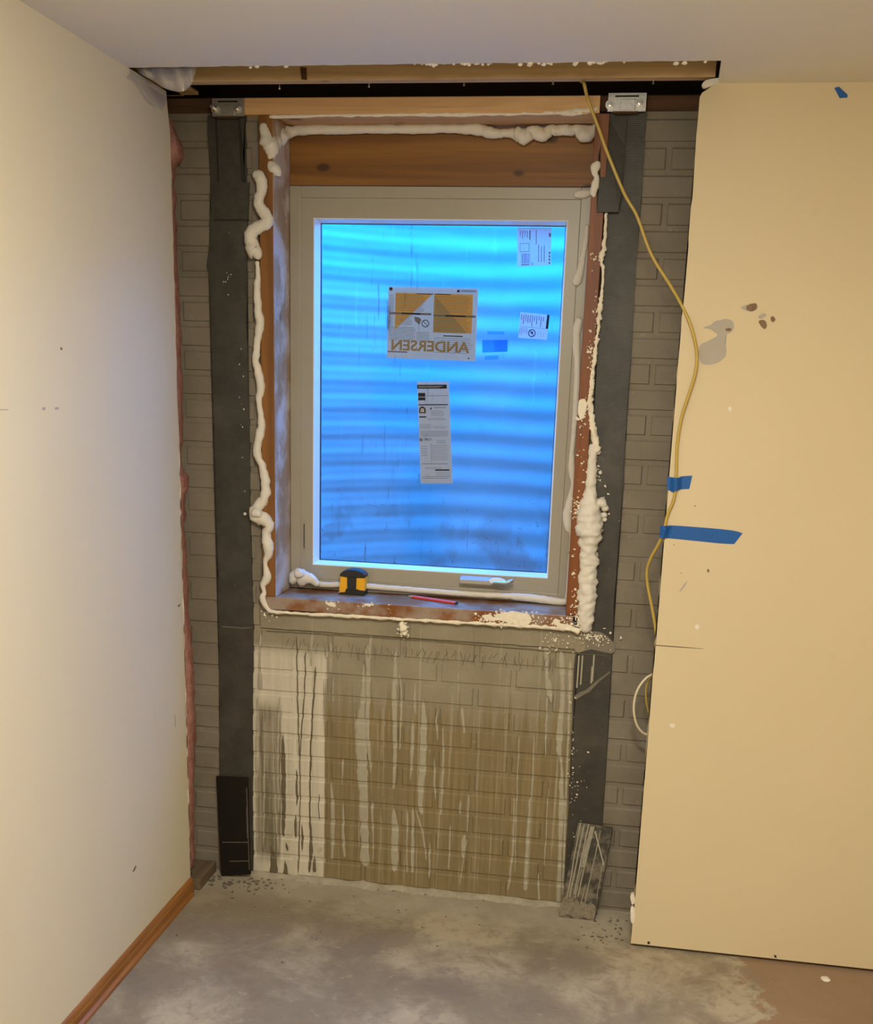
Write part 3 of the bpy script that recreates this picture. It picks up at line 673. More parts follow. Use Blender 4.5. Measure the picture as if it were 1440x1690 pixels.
P = [p-n*.0006 for p in P]
for (u0, v0, u1, v1, wd) in ((.07, .0, .12, .80, .05), (.17, .02, .19, .78, .055), (.30, .0, .30, .74, .06), (.42, .02, .38, .45, .17), (.42, .45, .42, .76, .05), (.36, .4, .34, .78, .035), (.66, .05, .64, .80, .035), (.9, .35, .93, .75, .025), (.55, .62, .54, .85, .03)):
    pts = [(u0+(u1-u0)*k/8+random.uniform(-.008, .008), v0+(v1-v0)*k/8) for k in range(9)]
    obj('paint_run', ribbon(pts, wd*.72, .0003), M['runp'], rp2)
a = [(.02, .83), (.1, .80), (.16, .82), (.24, .78), (.33, .81), (.4, .79), (.52, .83), (.6, .80), (.72, .82), (.8, .79), (.95, .84), (.97, .97), (.7, .95), (.5, .985), (.3, .96), (.03, .97)]
bm = bmesh.new(); pts = spline(a, 3, True)
q = [onp(u+random.uniform(-.01, .01), v+random.uniform(-.006, .006))-Vector((0, .0004, 0)) for u, v in pts]
obj('mortar_splash', prism(q, [p+Vector((0, .0008, 0)) for p in q]), M['splash'], rp2)
a = [onp(.5, .07), onp(.53, .06), onp(.95, .38), onp(.94, .40)]
obj('scuff', prism([p-Vector((0, .0004, 0)) for p in a], [p+Vector((0, .0005, 0)) for p in a]), M['drip'], rp2)

# top brackets
def bracket(x0, y0, x1, y1, label, bolts):
    a = W(x0, y1, -.03); b = W(x1, y0, -.03); r = empty('steel_bracket', ((a.x+b.x)/2, -.03, a.z), label, 'bracket')
    H = b.z-a.z; xa, xb = a.x, b.x; sx0, sx1 = xa+(xb-xa)*.18, xb-(xb-xa)*.2
    sz0, sz1 = b.z-H*.22, b.z-H*.13
    obj('face_plate', B((xa, xb, -.03, -.024, a.z, sz0), (xa, sx0, -.03, -.024, sz0, sz1), (sx1, xb, -.03, -.024, sz0, sz1), (xa, xb, -.03, -.024, sz1, b.z)), M['steel'], r)
    obj('flange', B((xa, xb, -.024, .09, b.z-.004, b.z)), M['steel'], r)
    obj('raised_plate', B((xa+(xb-xa)*.33, xb-(xb-xa)*.28, -.034, -.03, a.z+.002, sz0-.006), bevel=.0006), M['steel'], r)
    obj('lip', B((xa+(xb-xa)*.15, xb-(xb-xa)*.2, -.033, -.02, a.z-.005, a.z)), M['darkwood'], r)
    for (u, v, ln) in bolts:
        c = Vector((xa+(xb-xa)*u, -.03, a.z+H*v)); bm = bmesh.new(); cyl(bm, c, .0045, -ln, 1, 10); bo = obj('bolt', bm, M['bolt'], r)
        bm = bmesh.new(); cyl(bm, c, .009, -.007, 1, 6); obj('nut', bm, M['bolt'], bo)
        bm = bmesh.new(); cyl(bm, c, .012, -.0015, 1, 16); obj('washer', bm, M['steel'], bo)
bracket(350, 162, 402, 192, 'galvanised bracket with two bolts above the left strap', [(.10, .42, .028), (.80, .42, .014)])
bracket(1002, 153, 1067, 184, 'galvanised bracket with two bolts above the right strap', [(.06, .36, .016), (.83, .45, .016)])

# ================================================================== paint runs and stains on the far wall
def prof(z):
    f = (z/CH) % 1.0*CH          # 0..MJ is the joint
    if f < MJ: return .0048
    if f < MJ+.0028: return .0055*(1-(f-MJ)/.0028)
    if f > CH-.0065: return .0055*(f-CH+.0065)/.0065
    return 0.0
def run(pts, mat, name='paint_run', lift=.0013):
    """pts: (px, py, width px) downwards; follows brick faces and joints"""
    sp = spline(pts, 10); L, R = [], []
    sd = random.random()*50
    i_n = len(sp)
    for i_k, (a, b, c) in enumerate(sp):
        c *= min(1, .25+abs(b-sp[0][1])/9, .35+abs(b-sp[-1][1])/7); c = max(.5, .72*c*(1+.35*mnoise.noise(Vector((sd, b*.09, 0))))); a += 1.1*mnoise.noise(Vector((sd+9, b*.05, 0)))
        for lst, xx in ((L, a-c/2), (R, a+c/2)):
            p = W(xx, b); lst.append(p)
    bm = bmesh.new(); prev = None
    z1, z0 = L[0].z, L[-1].z; zs = []; z = z1
    while z > z0: zs.append(z); z -= .0022
    k = 0
    for z in zs:
        while k < len(L)-2 and L[k+1].z > z: k += 1
        t = (L[k].z-z)/max(1e-6, L[k].z-L[k+1].z); t = max(0, min(1, t))
        xl = L[k].x*(1-t)+L[k+1].x*t; xr = R[k].x*(1-t)+R[k+1].x*t; y = prof(z)-lift
        e = .0012
        cur = [bm.verts.new((xl, y+e, z)), bm.verts.new((xl+(xr-xl)*.2, y, z)), bm.verts.new((xl+(xr-xl)*.8, y, z)), bm.verts.new((xr, y+e, z))]
        if prev:
            for i in range(3): bm.faces.new((prev[i], prev[i+1], cur[i+1], cur[i]))
        prev = cur
    return obj(name, bm, mat, back)
LT = [[(600, 1096, 6), (598, 1160, 12), (594, 1200, 22), (597, 1260, 24), (600, 1330, 18), (602, 1430, 20)],
 [(606, 1064, 10), (607, 1130, 9), (606, 1200, 10), (611, 1275, 4)], [(653, 1068, 7), (651, 1130, 10), (650, 1165, 12), (652, 1240, 9), (649, 1302, 6)],
 [(659, 1110, 3), (662, 1165, 6), (659, 1238, 3)], [(685, 1126, 3), (684, 1160, 6), (687, 1180, 2)], [(680, 1188, 5), (680, 1230, 8), (677, 1288, 3)],
 [(697, 1154, 4), (699, 1190, 13), (697, 1260, 16), (693, 1320, 12), (696, 1345, 6)], [(723, 1168, 2), (720, 1190, 5), (722, 1222, 3)], [(730, 1200, 3), (731, 1260, 5), (727, 1345, 4)],
 [(716, 1250, 3), (717, 1290, 5), (718, 1320, 3)], [(756, 1106, 4), (755, 1168, 2)], [(762, 1168, 8), (765, 1212, 4)], [(773, 1312, 4), (771, 1375, 3)], [(857, 1215, 3), (852, 1320, 3), (849, 1440, 2)],
 [(874, 1318, 5), (870, 1400, 8), (866, 1470, 9)], [(903, 1148, 5), (901, 1200, 4), (900, 1250, 4)], [(905, 1300, 2), (899, 1400, 3), (898, 1430, 2)], [(926, 1075, 12), (928, 1150, 10), (922, 1230, 14), (926, 1260, 6), (926, 1330, 13), (924, 1400, 9), (921, 1500, 10)],
 [(941, 1090, 9), (938, 1200, 6), (934, 1300, 5), (928, 1480, 5)], [(649, 1335, 8), (651, 1375, 16), (651, 1438, 14)], [(672, 1338, 5), (671, 1400, 4), (671, 1440, 3)], [(686, 1338, 4), (698, 1380, 5), (703, 1420, 3)], [(681, 1335, 6), (680, 1440, 8)],
 [(709, 1390, 5), (708, 1450, 4)], [(743, 1362, 4), (740, 1435, 4)], [(766, 1378, 10), (763, 1415, 8)], [(614, 1322, 6), (615, 1380, 4), (614, 1425, 3)], [(848, 1315, 3), (846, 1400, 5), (838, 1470, 4)], [(881, 1215, 3), (878, 1300, 4), (874, 1325, 3)],
 [(550, 1118, 4), (549, 1158, 3)], [(565, 1252, 6), (564, 1295, 2)], [(546, 1290, 4), (549, 1345, 9), (547, 1420, 6)], [(566, 1325, 3), (566, 1380, 7), (568, 1415, 5)], [(760, 1320, 4), (758, 1345, 6)], [(888, 1440, 4), (889, 1490, 5)], [(770, 1385, 3), (758, 1460, 3)],
 [(430, 1045, 7), (428, 1090, 6), (429, 1140, 9)], [(425, 1150, 6), (422, 1260, 4), (424, 1400, 3)], [(437, 1190, 3), (436, 1270, 4), (434, 1400, 3)], [(449, 1180, 3), (452, 1290, 4), (459, 1410, 4)], [(461, 1150, 3), (458, 1230, 5), (460, 1340, 4)], [(900, 1060, 11), (902, 1100, 9), (903, 1150, 6)], [(905, 1120, 13), (909, 1160, 6)],
 [(515, 1045, 8), (513, 1100, 5)], [(546, 1060, 7), (545, 1110, 5)], [(612, 1046, 6), (609, 1090, 7)]]
DK = [[(489, 1050, 2.5), (491, 1160, 3), (493, 1230, 3), (495, 1300, 2.5), (492, 1440, 3)], [(504, 1075, 3), (502, 1140, 3), (498, 1200, 3), (495, 1250, 2)], [(521, 1100, 4), (516, 1170, 4), (512, 1260, 4), (511, 1350, 4), (513, 1400, 8), (510, 1440, 6)],
 [(466, 1212, 2), (467, 1245, 9), (468, 1330, 9), (467, 1382, 6)], [(487, 1345, 3), (488, 1375, 6), (487, 1384, 3)], [(498, 1360, 2), (499, 1385, 5), (498, 1405, 2)], [(470, 1420, 4), (471, 1438, 10), (468, 1452, 8)], [(472, 1390, 4), (474, 1404, 8)], [(518, 1415, 5), (519, 1440, 9)], [(526, 1310, 2), (526, 1355, 2)],
 [(489, 1270, 3), (490, 1310, 5), (489, 1330, 3)], [(448, 1395, 6), (452, 1430, 18), (448, 1450, 20)]]
for p in LT: run(p, M['drip'])
for p in DK: run(p, M['dripd'], 'damp_run')
# scratched pencil scribbles under the sill
bm = bmesh.new()
for i in range(64):
    a = 475+i*7+random.uniform(-4, 4); b = 1058+(a-475)*.062+random.uniform(-6, 6); c = a+random.uniform(-9, 5); d = b+random.uniform(8, 24)
    p, q = W(a, b, -.0018), W(c, d, -.0018)
    if p.z > .808: continue
    tube([p, (p+q)/2+Vector((random.uniform(-.003, .003), 0, 0)), q], [.0006]*3, 4, bm=bm, cap=False)
e = obj('scribble_marks', bm, M['pencilmark'], back); e['kind'] = 'stuff'
for (a, b, c, d, e_) in ((440, 1041, 690, 1056, 0), (690, 1056, 1000, 1082, 0)):
    p, q = W(a, b, -.004), W(c, d, -.004); bm = bmesh.new()
    tube([p+(q-p)*(k/24)+Vector((0, 0, random.uniform(-.0012, .0012))) for k in range(25)], [.0011]*25, 5, bm=bm); obj('crack_line', bm, M['dripd'], back)
# mortar cove where the slab meets the wall
bm = bmesh.new(); N_ = 150; rows = []
for i in range(N_+1):
    xx = -.60+1.02*i/N_; d = .024+.022*mnoise.noise(Vector((xx*14, 0, 5)))+.008*mnoise.noise(Vector((xx*60, 0, 5))); h = .008+.008*mnoise.noise(Vector((xx*17, 3, 0)))
    rows.append([bm.verts.new(p) for p in ((xx, -d, -.001), (xx, -d*.6, h*.45+.003*mnoise.noise(Vector((xx*60, 1, 0)))), (xx, -d*.2, h), (xx, .006, h+.003))])
for a, b in zip(rows, rows[1:]):
    for k in range(3): bm.faces.new((a[k], b[k], b[k+1], a[k+1]))
obj('mortar_cove', bm, M['mortar'], back, smooth=True)

# ================================================================== spray foam
def foam(label, spec, y, mat='foam', bump=.22, freq=55, flat=.8, extra=(), seg=14):
    """spec: (px, py, radius px[, y])"""
    pts = [(W(p[0], p[1], p[3] if len(p) > 3 else y), p[2]*PX) for p in spec]
    sp = spline([(*p, r) for p, r in pts], 8); out = [sp[0]]
    for q in sp[1:]:
        if (Vector(q[:3])-Vector(out[-1][:3])).length > .0028: out.append(q)
    bm = tube([Vector(q[:3]) for q in out], [max(.0015, q[3]) for q in out], seg, flat, bump, freq, seed=random.random()*9)
    for (px, py, r, yy) in extra:
        rr = bmesh.ops.create_icosphere(bm, subdivisions=3, radius=r*PX); c = W(px, py, yy); sd = Vector((random.random()*9, 0, 0))
        for v in rr['verts']: v.co = v.co*(1+.35*mnoise.noise(v.co*70+sd))+c
    return tag(obj('spray_foam_bead', bm, M[mat], smooth=True), label, 'spray foam', 'spray foam around the window')
foam('fat curling white foam bead at the upper left jamb', [(419, 287, 6), (426, 291, 9), (432, 301, 9), (431, 318, 8), (427, 331, 9), (430, 343, 8), (438, 355, 9), (441, 366, 10), (432, 373, 9), (418, 380, 10), (413, 392, 11), (416, 402, 10), (418, 413, 12), (424, 418, 10), (427, 427, 4)], -.026)
foam('long thin cream foam bead down the left jamb', [(424, 432, 3), (426, 455, 4), (424, 475, 5.5), (426, 510, 6.5), (429, 535, 7), (425, 560, 6), (423, 585, 6), (422, 598, 5.5), (428, 620, 7), (430, 645, 7), (427, 660, 5), (430, 685, 5), (431, 705, 7), (425, 735, 7), (426, 755, 6), (433, 768, 6), (437, 790, 7.5), (438, 812, 8), (432, 832, 9)], -.022)
foam('knotted white foam lump at the lower left jamb', [(434, 826, 8), (424, 838, 10), (420, 850, 10), (430, 855, 12), (441, 862, 11), (444, 870, 8), (439, 882, 8), (442, 900, 9), (443, 913, 8), (438, 926, 4), (438, 936, 4), (441, 948, 7), (439, 957, 7), (434, 967, 5), (436, 978, 4), (433, 986, 5), (437, 998, 5), (444, 1007, 4), (458, 1011, 3)], -.022, extra=((404, 848, 3, -.01), (424, 846, 9, -.034)))
foam('cream foam lump in the upper left corner of the buck', [(435, 205, 7), (437, 216, 9), (441, 232, 12), (448, 246, 12), (446, 258, 8), (444, 266, 5), (449, 274, 9), (455, 281, 8), (462, 289, 4)], -.012, extra=((452, 236, 12, .02), (463, 226, 12, .07)))
foam('long cream foam bead under the head board', [(452, 232, 9, .03), (462, 224, 10, .08), (480, 217, 9), (510, 214, 8), (560, 213.5, 7), (620, 213, 7), (690, 213, 7), (745, 212, 7), (785, 213, 9), (800, 217, 9), (818, 221, 8), (832, 219, 6), (846, 221, 8), (857, 224, 9)], .112)
foam('lumpy cream foam at the right end of the head board', [(850, 218, 8), (862, 223, 11), (868, 226, 11), (876, 216, 8), (888, 219, 10), (898, 222, 10), (908, 213, 7), (916, 215, 7), (930, 214, 8), (942, 215, 8), (951, 213, 7), (960, 219, 11), (970, 221, 12), (980, 214, 9), (984, 208, 6)], .106, extra=((916, 221, 3, .1),))
foam('small torn foam scraps beside the strap overlay at the upper right', [(987, 268, 4), (983, 276, 7), (981, 285, 5), (984, 293, 4), (982, 305, 6), (979, 316, 6), (980, 324, 3)], -.024, flat=.4)
foam('short foam smear at the top right corner of the window frame', [(948, 321, 4), (958, 320, 6), (966, 319, 6), (974, 317, 5)], .124, flat=.5)
foam('thin foam drip on the upper right window frame', [(968, 372, 3), (966, 400, 4), (961, 425, 4.5), (958, 443, 6), (952, 462, 8), (951, 470, 6)], .126, bump=.1, flat=.5)
foam('long thin foam line on the right window frame', [(956, 527, 6), (952, 540, 7), (951, 552, 6), (951, 575, 6), (952, 600, 5), (951, 640, 5), (949, 680, 4.5), (946, 720, 4), (943, 750, 4), (943, 775, 6), (945, 800, 4), (940, 830, 7), (936, 850, 8), (938, 870, 7), (943, 882, 4), (941, 910, 3)], .126, bump=.12, flat=.5)
foam('narrow chipped cream foam strip down the right jamb', [(1000, 352, 2.2), (998, 385, 2.2), (996, 410, 3.6), (991, 428, 4.3), (995, 445, 2.2), (993, 480, 2.2), (990, 500, 3.6), (988, 520, 3.6), (987, 545, 2.2), (984, 560, 2.9), (981, 590, 3.6), (978, 610, 2.9), (976, 640, 3.6), (973, 660, 4.3), (976, 690, 4.3), (980, 715, 5.0), (984, 745, 5.8)], -.018, 'foam2', .6, 110, .6)
foam('thick lumpy white foam column at the lower right jamb', [(980, 735, 7), (977, 760, 7), (975, 790, 8), (973, 808, 9), (973, 825, 14), (972, 845, 18), (972, 868, 21), (973, 885, 20), (971, 897, 15), (971, 915, 15), (970, 930, 16), (970, 936, 14), (969, 955, 15), (969, 965, 14), (968, 985, 15), (967, 1005, 14), (966, 1025, 13), (965, 1042, 9)], -.016, bump=.24, freq=72, flat=.75, seg=22, extra=((992, 830, 9, -.012), (998, 838, 6, -.012), (996, 850, 5, -.01), (986, 745, 5, -.01), (990, 780, 3, -.01), (997, 857, 4, -.008)))
foam('cream foam bead along the back of the sill', [(520, 961, 6), (532, 965, 5), (560, 965, 5), (600, 967, 5), (650, 971, 5), (700, 975, 5), (750, 979, 5), (800, 982, 5), (840, 984, 5.5), (865, 986, 7), (900, 990, 7), (932, 993, 6), (936, 980, 4), (938, 950, 3), (940, 915, 2.5)], .118, bump=.12, freq=90)
foam('round white foam blob in the left corner of the sill', [(482, 962, 6), (485, 953, 10), (492, 950, 12), (500, 953, 13), (512, 955, 9), (520, 961, 7), (526, 965, 4)], .098, bump=.3, freq=70, extra=((494, 946, 9, .085),))
foam('crusty cream foam line under the front of the sill', [(455, 1010, 3), (500, 1013, 2.5), (560, 1016, 3), (620, 1019, 3), (680, 1023, 3), (740, 1026, 3), (800, 1029, 3.5), (840, 1031, 4), (880, 1034, 3.5), (930, 1037, 4), (955, 1041, 5)], -.021, 'foam2', .7, 120, .8, extra=((665, 1036, 7, -.014), (668, 1044, 5, -.01), (663, 1030, 6, -.016)))
# thin cut foam film under the head
foam('smear of cut foam along the underside of the head board', [(445, 193, 2.5), (520, 191, 2), (600, 190, 2.5), (700, 189, 3), (800, 188, 3), (900, 186, 3), (945, 184, 5), (985, 180, 4)], -.018, 'foam2', .5, 90, .7)
# scattered scraped crumbs
bm = bmesh.new()
def crumbs(px, py, sx, sy, n, y, s=(.5, 2.2)):
    for _ in range(n):
        c = W(random.gauss(px, sx), random.gauss(py, sy), y); r = random.uniform(*s)*PX*.8; q = bmesh.ops.create_icosphere(bm, subdivisions=1, radius=r)
        k = Vector((random.uniform(.7, 1.6), .6, random.uniform(.7, 1.5)))
        for v in q['verts']: v.co = Vector((v.co.x*k.x, v.co.y*k.y, v.co.z*k.z))*random.uniform(.45, 1.5)+c
crumbs(548, 998, 7, 4, 18, -.026); crumbs(607, 998, 8, 2, 14, -.026); crumbs(642, 1008, 2, 6, 8, -.026)
crumbs(840, 1020, 20, 6, 170, -.026, (.9, 2.8)); crumbs(800, 1020, 8, 4, 25, -.026); crumbs(865, 1018, 12, 6, 60, -.026)
crumbs(918, 1028, 9, 5, 40, -.026); crumbs(948, 1026, 8, 9, 70, -.026); crumbs(975, 1050, 10, 5, 35, -.012); crumbs(988, 1056, 6, 5, 24, -.012)
crumbs(963, 672, 5, 8, 30, -.024); crumbs(958, 690, 4, 8, 25, -.024); crumbs(962, 752, 5, 24, 20, -.022); crumbs(975, 590, 4, 20, 30, -.022); crumbs(984, 520, 3, 25, 20, -.022)
crumbs(953, 842, 5, 12, 55, -.022); crumbs(946, 930, 3, 30, 12, -.022); crumbs(948, 1004, 4, 12, 20, -.022); crumbs(977, 430, 4, 10, 10, -.022)
crumbs(986, 770, 3, 14, 14, -.008); crumbs(997, 838, 4, 12, 18, -.008); crumbs(666, 1040, 6, 8, 40, -.012); crumbs(910, 1060, 9, 10, 40, -.003, (.6, 1.8))
crumbs(944, 1240, 3, 60, 40, -.005, (.5, 1.6)); crumbs(954, 1300, 8, 50, 20, -.005, (.5, 1.7)); crumbs(970, 1055, 20, 8, 40, -.01, (.6, 2)); crumbs(440, 1015, 6, 5, 20, -.01); crumbs(396, 620, 4, 80, 10, -.005, (.5, 1.4)); crumbs(375, 470, 4, 30, 8, -.005, (.5, 1.6))
for ol in ([(795, 1017), (806, 1014), (815, 1018), (824, 1013), (838, 1010), (850, 1009), (866, 1012), (874, 1016), (876, 1026), (868, 1032), (852, 1030), (838, 1028), (826, 1024), (812, 1025), (800, 1021)], [(536, 996), (544, 994), (553, 997), (551, 1002), (544, 1000)], [(600, 997), (612, 996), (616, 999), (605, 1000)], [(912, 1024), (920, 1022), (926, 1030), (935, 1030), (944, 1034), (925, 1036), (915, 1031)], [(955, 662), (962, 658), (968, 665), (966, 680), (960, 692), (954, 684)]):
    tb = plate(ol, -.0265, .003, 4, 1.0); me_ = bpy.data.meshes.new('t'); tb.to_mesh(me_); tb.free(); bm.from_mesh(me_); bpy.data.meshes.remove(me_)
tag(obj('foam_crumbs', bm, M['foam2']), 'scraped cream foam crumbs scattered over the sill edge and right jamb', 'foam crumbs', kind='stuff')

# ================================================================== insulation and plastic
bm = bmesh.new(); ed = spline([(281, 196), (287, 215), (297, 238), (298, 258), (290, 268), (286, 290), (287, 360), (290, 440), (294, 520), (297, 620), (298, 700), (297, 760), (301, 779), (308, 788), (308, 806), (303, 825), (303, 870), (307, 960), (311, 1040), (318, 1100), (319, 1180), (319, 1260), (318, 1330), (318, 1400), (317, 1432)], 7)
rows = []
for (a, b) in ed:
    p = W(a, b, -.09); row = []
    nzv = .006*mnoise.noise(Vector((0, 0, p.z*22)))
    for dx, dy in ((-.075, -.055), (-.02, -.055), (0, -.04), (.003, -.015), (-.002, .02), (-.02, .05), (-.075, .06)):
        q = Vector((p.x+dx+nzv*.4, p.y+dy, p.z)); q += Vector((.35, 1, 0))*(.010*mnoise.noise(q*28)) ; row.append(bm.verts.new(q))
    rows.append(row)
for a, b in zip(rows, rows[1:]):
    for k in range(6): bm.faces.new((a[k], a[k+1], b[k+1], b[k]))
bm.faces.new(rows[0]); bm.faces.new(rows[-1][::-1])
tag(obj('insulation_batt', bm, M['pink'], smooth=True), 'pink fibreglass insulation poking out behind the left partition', 'insulation')

bm = bmesh.new(); nu, nv = 30, 16; rows = []      # belly of poly sheeting hanging from the ceiling edge
bot = spline([(232, 122), (252, 133), (268, 144), (285, 150), (301, 151), (312, 144), (318, 134), (323, 118), (326, 108)], 8)
for j in range(nv+1):
    row = []; t = j/nv
    for i in range(nu+1):
        s = i/nu; bq = bot[min(len(bot)-1, round(s*(len(bot)-1)))]
        tx, ty = 215+s*112, 104
        a, b = tx*(1-t)+bq[0]*t, ty*(1-t)+bq[1]*t
        y = -.355+.05*math.sin(s*math.pi)*math.sin(t*2.3)*-1+.012*math.sin(s*26+t*4)+.006*mnoise.noise(Vector((s*9, t*9, 0)))
        row.append(bm.verts.new(W(a, b, max(-.405, y))))
    rows.append(row)
for a, b in zip(rows, rows[1:]):
    for k in range(nu): bm.faces.new((a[k], a[k+1], b[k+1], b[k]))
rows = []      # flap of the same sheet lying on the partition's face
for j in range(11):
    t = j/10; row = []
    for i in range(9):
        s = i/8; a = 212+s*60+3*math.sin(t*5); b = 113+s*38+t*(16+22*s-6*math.sin(s*8))
        p = hit(a, b, 0, XL+.004+.004*mnoise.noise(Vector((s*5, t*5, 2)))); row.append(bm.verts.new(p))
    rows.append(row)
for a, b in zip(rows, rows[1:]):
    for k in range(8): bm.faces.new((a[k], a[k+1], b[k+1], b[k]))
tag(obj('plastic_sheet', bm, M['poly'], smooth=True), 'translucent plastic sheeting sagging from the upper left ceiling corner', 'plastic sheet')

# ================================================================== cables and blue tape
def cable(label, pts, r, mat, name, flat=1):
    sp = spline(pts, 12); out = [sp[0]]
    for q in sp[1:]:
        if (Vector(q)-Vector(out[-1])).length > .005: out.append(q)
    return tag(obj(name, tube([Vector(q) for q in out], [r]*len(out), 10, flat), mat, smooth=True), label, 'cable')
yw = YR-.006
pts = [F(957, 126, ZC+.06)+Vector((0, .05, 0))] + [W(*q) for q in ((963, 137, -.205), (970, 165, -.19), (985, 205, -.18), (1003, 255, -.17), (1030, 320, -.165), (1050, 355, -.165), (1068, 405, -.17), (1082, 434, -.175), (1105, 470, -.19), (1125, 505, -.21), (1140, 540, -.222), (1149, 580, -.222), (1147, 615, yw-.004), (1135, 655, yw-.003), (1124, 690, yw-.003), (1117, 735, yw), (1115, 790, yw), (1112, 822, yw), (1101, 850, yw), (1095, 876, yw+.002), (1086, 898, -.205), (1073, 922, -.185), (1067, 943, -.17), (1069, 970, -.165), (1075, 1000, -.168), (1081, 1035, -.175), (1086, 1075, -.18))]
cable('long yellow cable hanging from the joist and taped to the right wall', pts, .0042, M['cord'], 'electrical_cable')
pts = [W(*q) for q in ((1095, 1108, -.10), (1078, 1112, -.12), (1063, 1122, -.13), (1051, 1140, -.135), (1046, 1160, -.135), (1046, 1178, -.135), (1050, 1195, -.13), (1058, 1207, -.125), (1068, 1212, -.12), (1085, 1208, -.11))]
bm_c = cable('pale yellow cable loop showing behind the right drywall edge', pts, .0035, M['cordw'], 'cable_loop')
pts = [W(*q) for q in ((1085, 1114, -.09), (1072, 1120, -.10), (1066, 1135, -.105), (1066, 1155, -.105), (1070, 1175, -.10), (1078, 1195, -.09))]
cable('smaller inner cable loop behind the right drywall edge', pts, .003, M['cord'], 'cable_loop')
def tape(outline, label, bulge=None, y=YR-.0006):
    o = plate(outline, y, .0004)
    if bulge:
        bmesh.ops.subdivide_edges(o, edges=o.edges[:], cuts=3, use_grid_fill=True)
        for v in o.verts:
            d = abs(v.co.x-bulge); v.co.y -= max(0, .011*(1-(d/.016)**2)) if d < .016 else 0
    return tag(obj('masking_tape', o, M['blue']), label, 'tape', 'blue masking tape on the right wall')
def tape_grid(top, bot_, label, bx_, halfw, n=40, y=YR-.0008, lift=.0115):
    """strip of tape between a top and a bottom edge, rising over the cable"""
    a = spline(top, 10); b = spline(bot_, 10); bm = bmesh.new(); rows = []
    for i in range(n+1):
        s = i/n; p = a[round(s*(len(a)-1))]; q = b[round(s*(len(b)-1))]; row = []
        for k in range(4):
            t = k/3; u = W(p[0]*(1-t)+q[0]*t, p[1]*(1-t)+q[1]*t, y)
            d = abs(p[0]*(1-t)+q[0]*t-(bx_[0]*(1-t)+bx_[1]*t))
            if d < halfw: u.y -= lift*(.5+.5*math.cos(math.pi*d/halfw))
            row.append(bm.verts.new(u))
        rows.append(row)
    for r0, r1 in zip(rows, rows[1:]):
        for k in range(3): bm.faces.new((r0[k], r0[k+1], r1[k+1], r1[k]))
    return tag(obj('masking_tape', bm, M['blue']), label, 'tape', 'blue masking tape on the right wall')
tape_grid([(1100.5, 787), (1118, 788), (1125, 786), (1142, 785)], [(1100, 808), (1110, 811), (1120, 808), (1137, 807)], 'short blue tape piece holding the yellow cable, upper of the two', (1115, 1114), 11)
tape_grid([(1089, 868), (1105, 867), (1150, 870), (1205, 875), (1225, 880)], [(1088, 887), (1110, 889), (1150, 893), (1190, 897), (1211, 898)], 'long blue tape strip on the cable, lower of the two', (1098, 1092), 10)
tape([(1376, 145), (1384, 143), (1389, 148), (1398, 156), (1398, 161), (1385, 162), (1382, 155)], 'tiny torn blue tape scrap high on the right wall near the ceiling')

# ---- patches, holes and marks in the right drywall
def onwall(name, outline, mat, t=.0012, sm=4, lift=.0006, jit=.4):
    return obj(name, plate(outline, YR-lift, t, sm, jit), mat, wr)
onwall('spackle_patch', [(1152, 577), (1157, 568), (1170, 562), (1180, 557), (1188, 549), (1200, 549), (1195, 562), (1198, 575), (1196, 588), (1185, 598), (1170, 602), (1158, 600), (1153, 590)], M['spackle'])
onwall('spackle_patch', [(1160, 541), (1172, 536), (1180, 530), (1190, 528), (1197, 526), (1208, 530), (1211, 540), (1206, 548), (1196, 552), (1186, 553), (1178, 547), (1170, 543)], M['spackle'], lift=.0005)
onwall('drywall_hole', [(1196, 544), (1203, 541), (1207, 544), (1202, 547)], M['torn'], lift=.0008)
onwall('torn_paper', [(1222, 507), (1232, 503), (1246, 500), (1250, 508), (1243, 514), (1230, 513)], M['spackle'])
onwall('drywall_hole', [(1231, 506), (1238, 502), (1247, 501), (1248, 509), (1240, 514), (1232, 511)], M['torn'], lift=.0009)
onwall('drywall_hole', [(1252, 530), (1260, 528), (1265, 536), (1262, 543), (1255, 538)], M['torn'], lift=.0009)
onwall('torn_paper', [(1253, 520), (1260, 517), (1264, 520), (1256, 526), (1251, 524)], M['spackle'], lift=.0007)
onwall('drywall_hole', [(1271, 524), (1275, 522), (1279, 527), (1275, 532), (1272, 529)], M['torn'], lift=.0009)
onwall('chip', [(1201, 673), (1205, 671), (1207, 675), (1204, 679)], M['gypsum'])
onwall('chip', [(1146, 1033), (1151, 1031), (1154, 1035), (1149, 1039)], M['gypsum'])
onwall('chip', [(1166, 941), (1169, 939), (1170, 943), (1168, 945)], M['torn'], lift=.0007)
onwall('chip', [(1144, 835), (1147, 834), (1148, 836)], M['torn'], sm=0); onwall('chip', [(1110, 899), (1112, 898), (1113, 901)], M['torn'], sm=0); onwall('chip', [(1122, 946), (1124, 945), (1125, 947)], M['torn'], sm=0)
onwall('chip', [(1104, 1197), (1111, 1194), (1113, 1199), (1108, 1201)], M['gypsum'])
onwall('screw_hole', [(1068, 1554), (1072, 1554), (1072, 1558), (1068, 1558)], M['seam'], sm=0); onwall('screw_hole', [(1277, 1576), (1281, 1577), (1281, 1581), (1277, 1580)], M['seam'], sm=0)
onwall('seam_crack', [(1078, 1064), (1120, 1067), (1160, 1070.5), (1160, 1071.2), (1120, 1068.6), (1078, 1065.6)], M['pencilmark'], sm=0, lift=.0003, jit=0)
onwall('scuff_mark', [(1121, 975), (1130, 962), (1134, 958), (1131, 966), (1123, 976)], M['spackle'], lift=.0003)
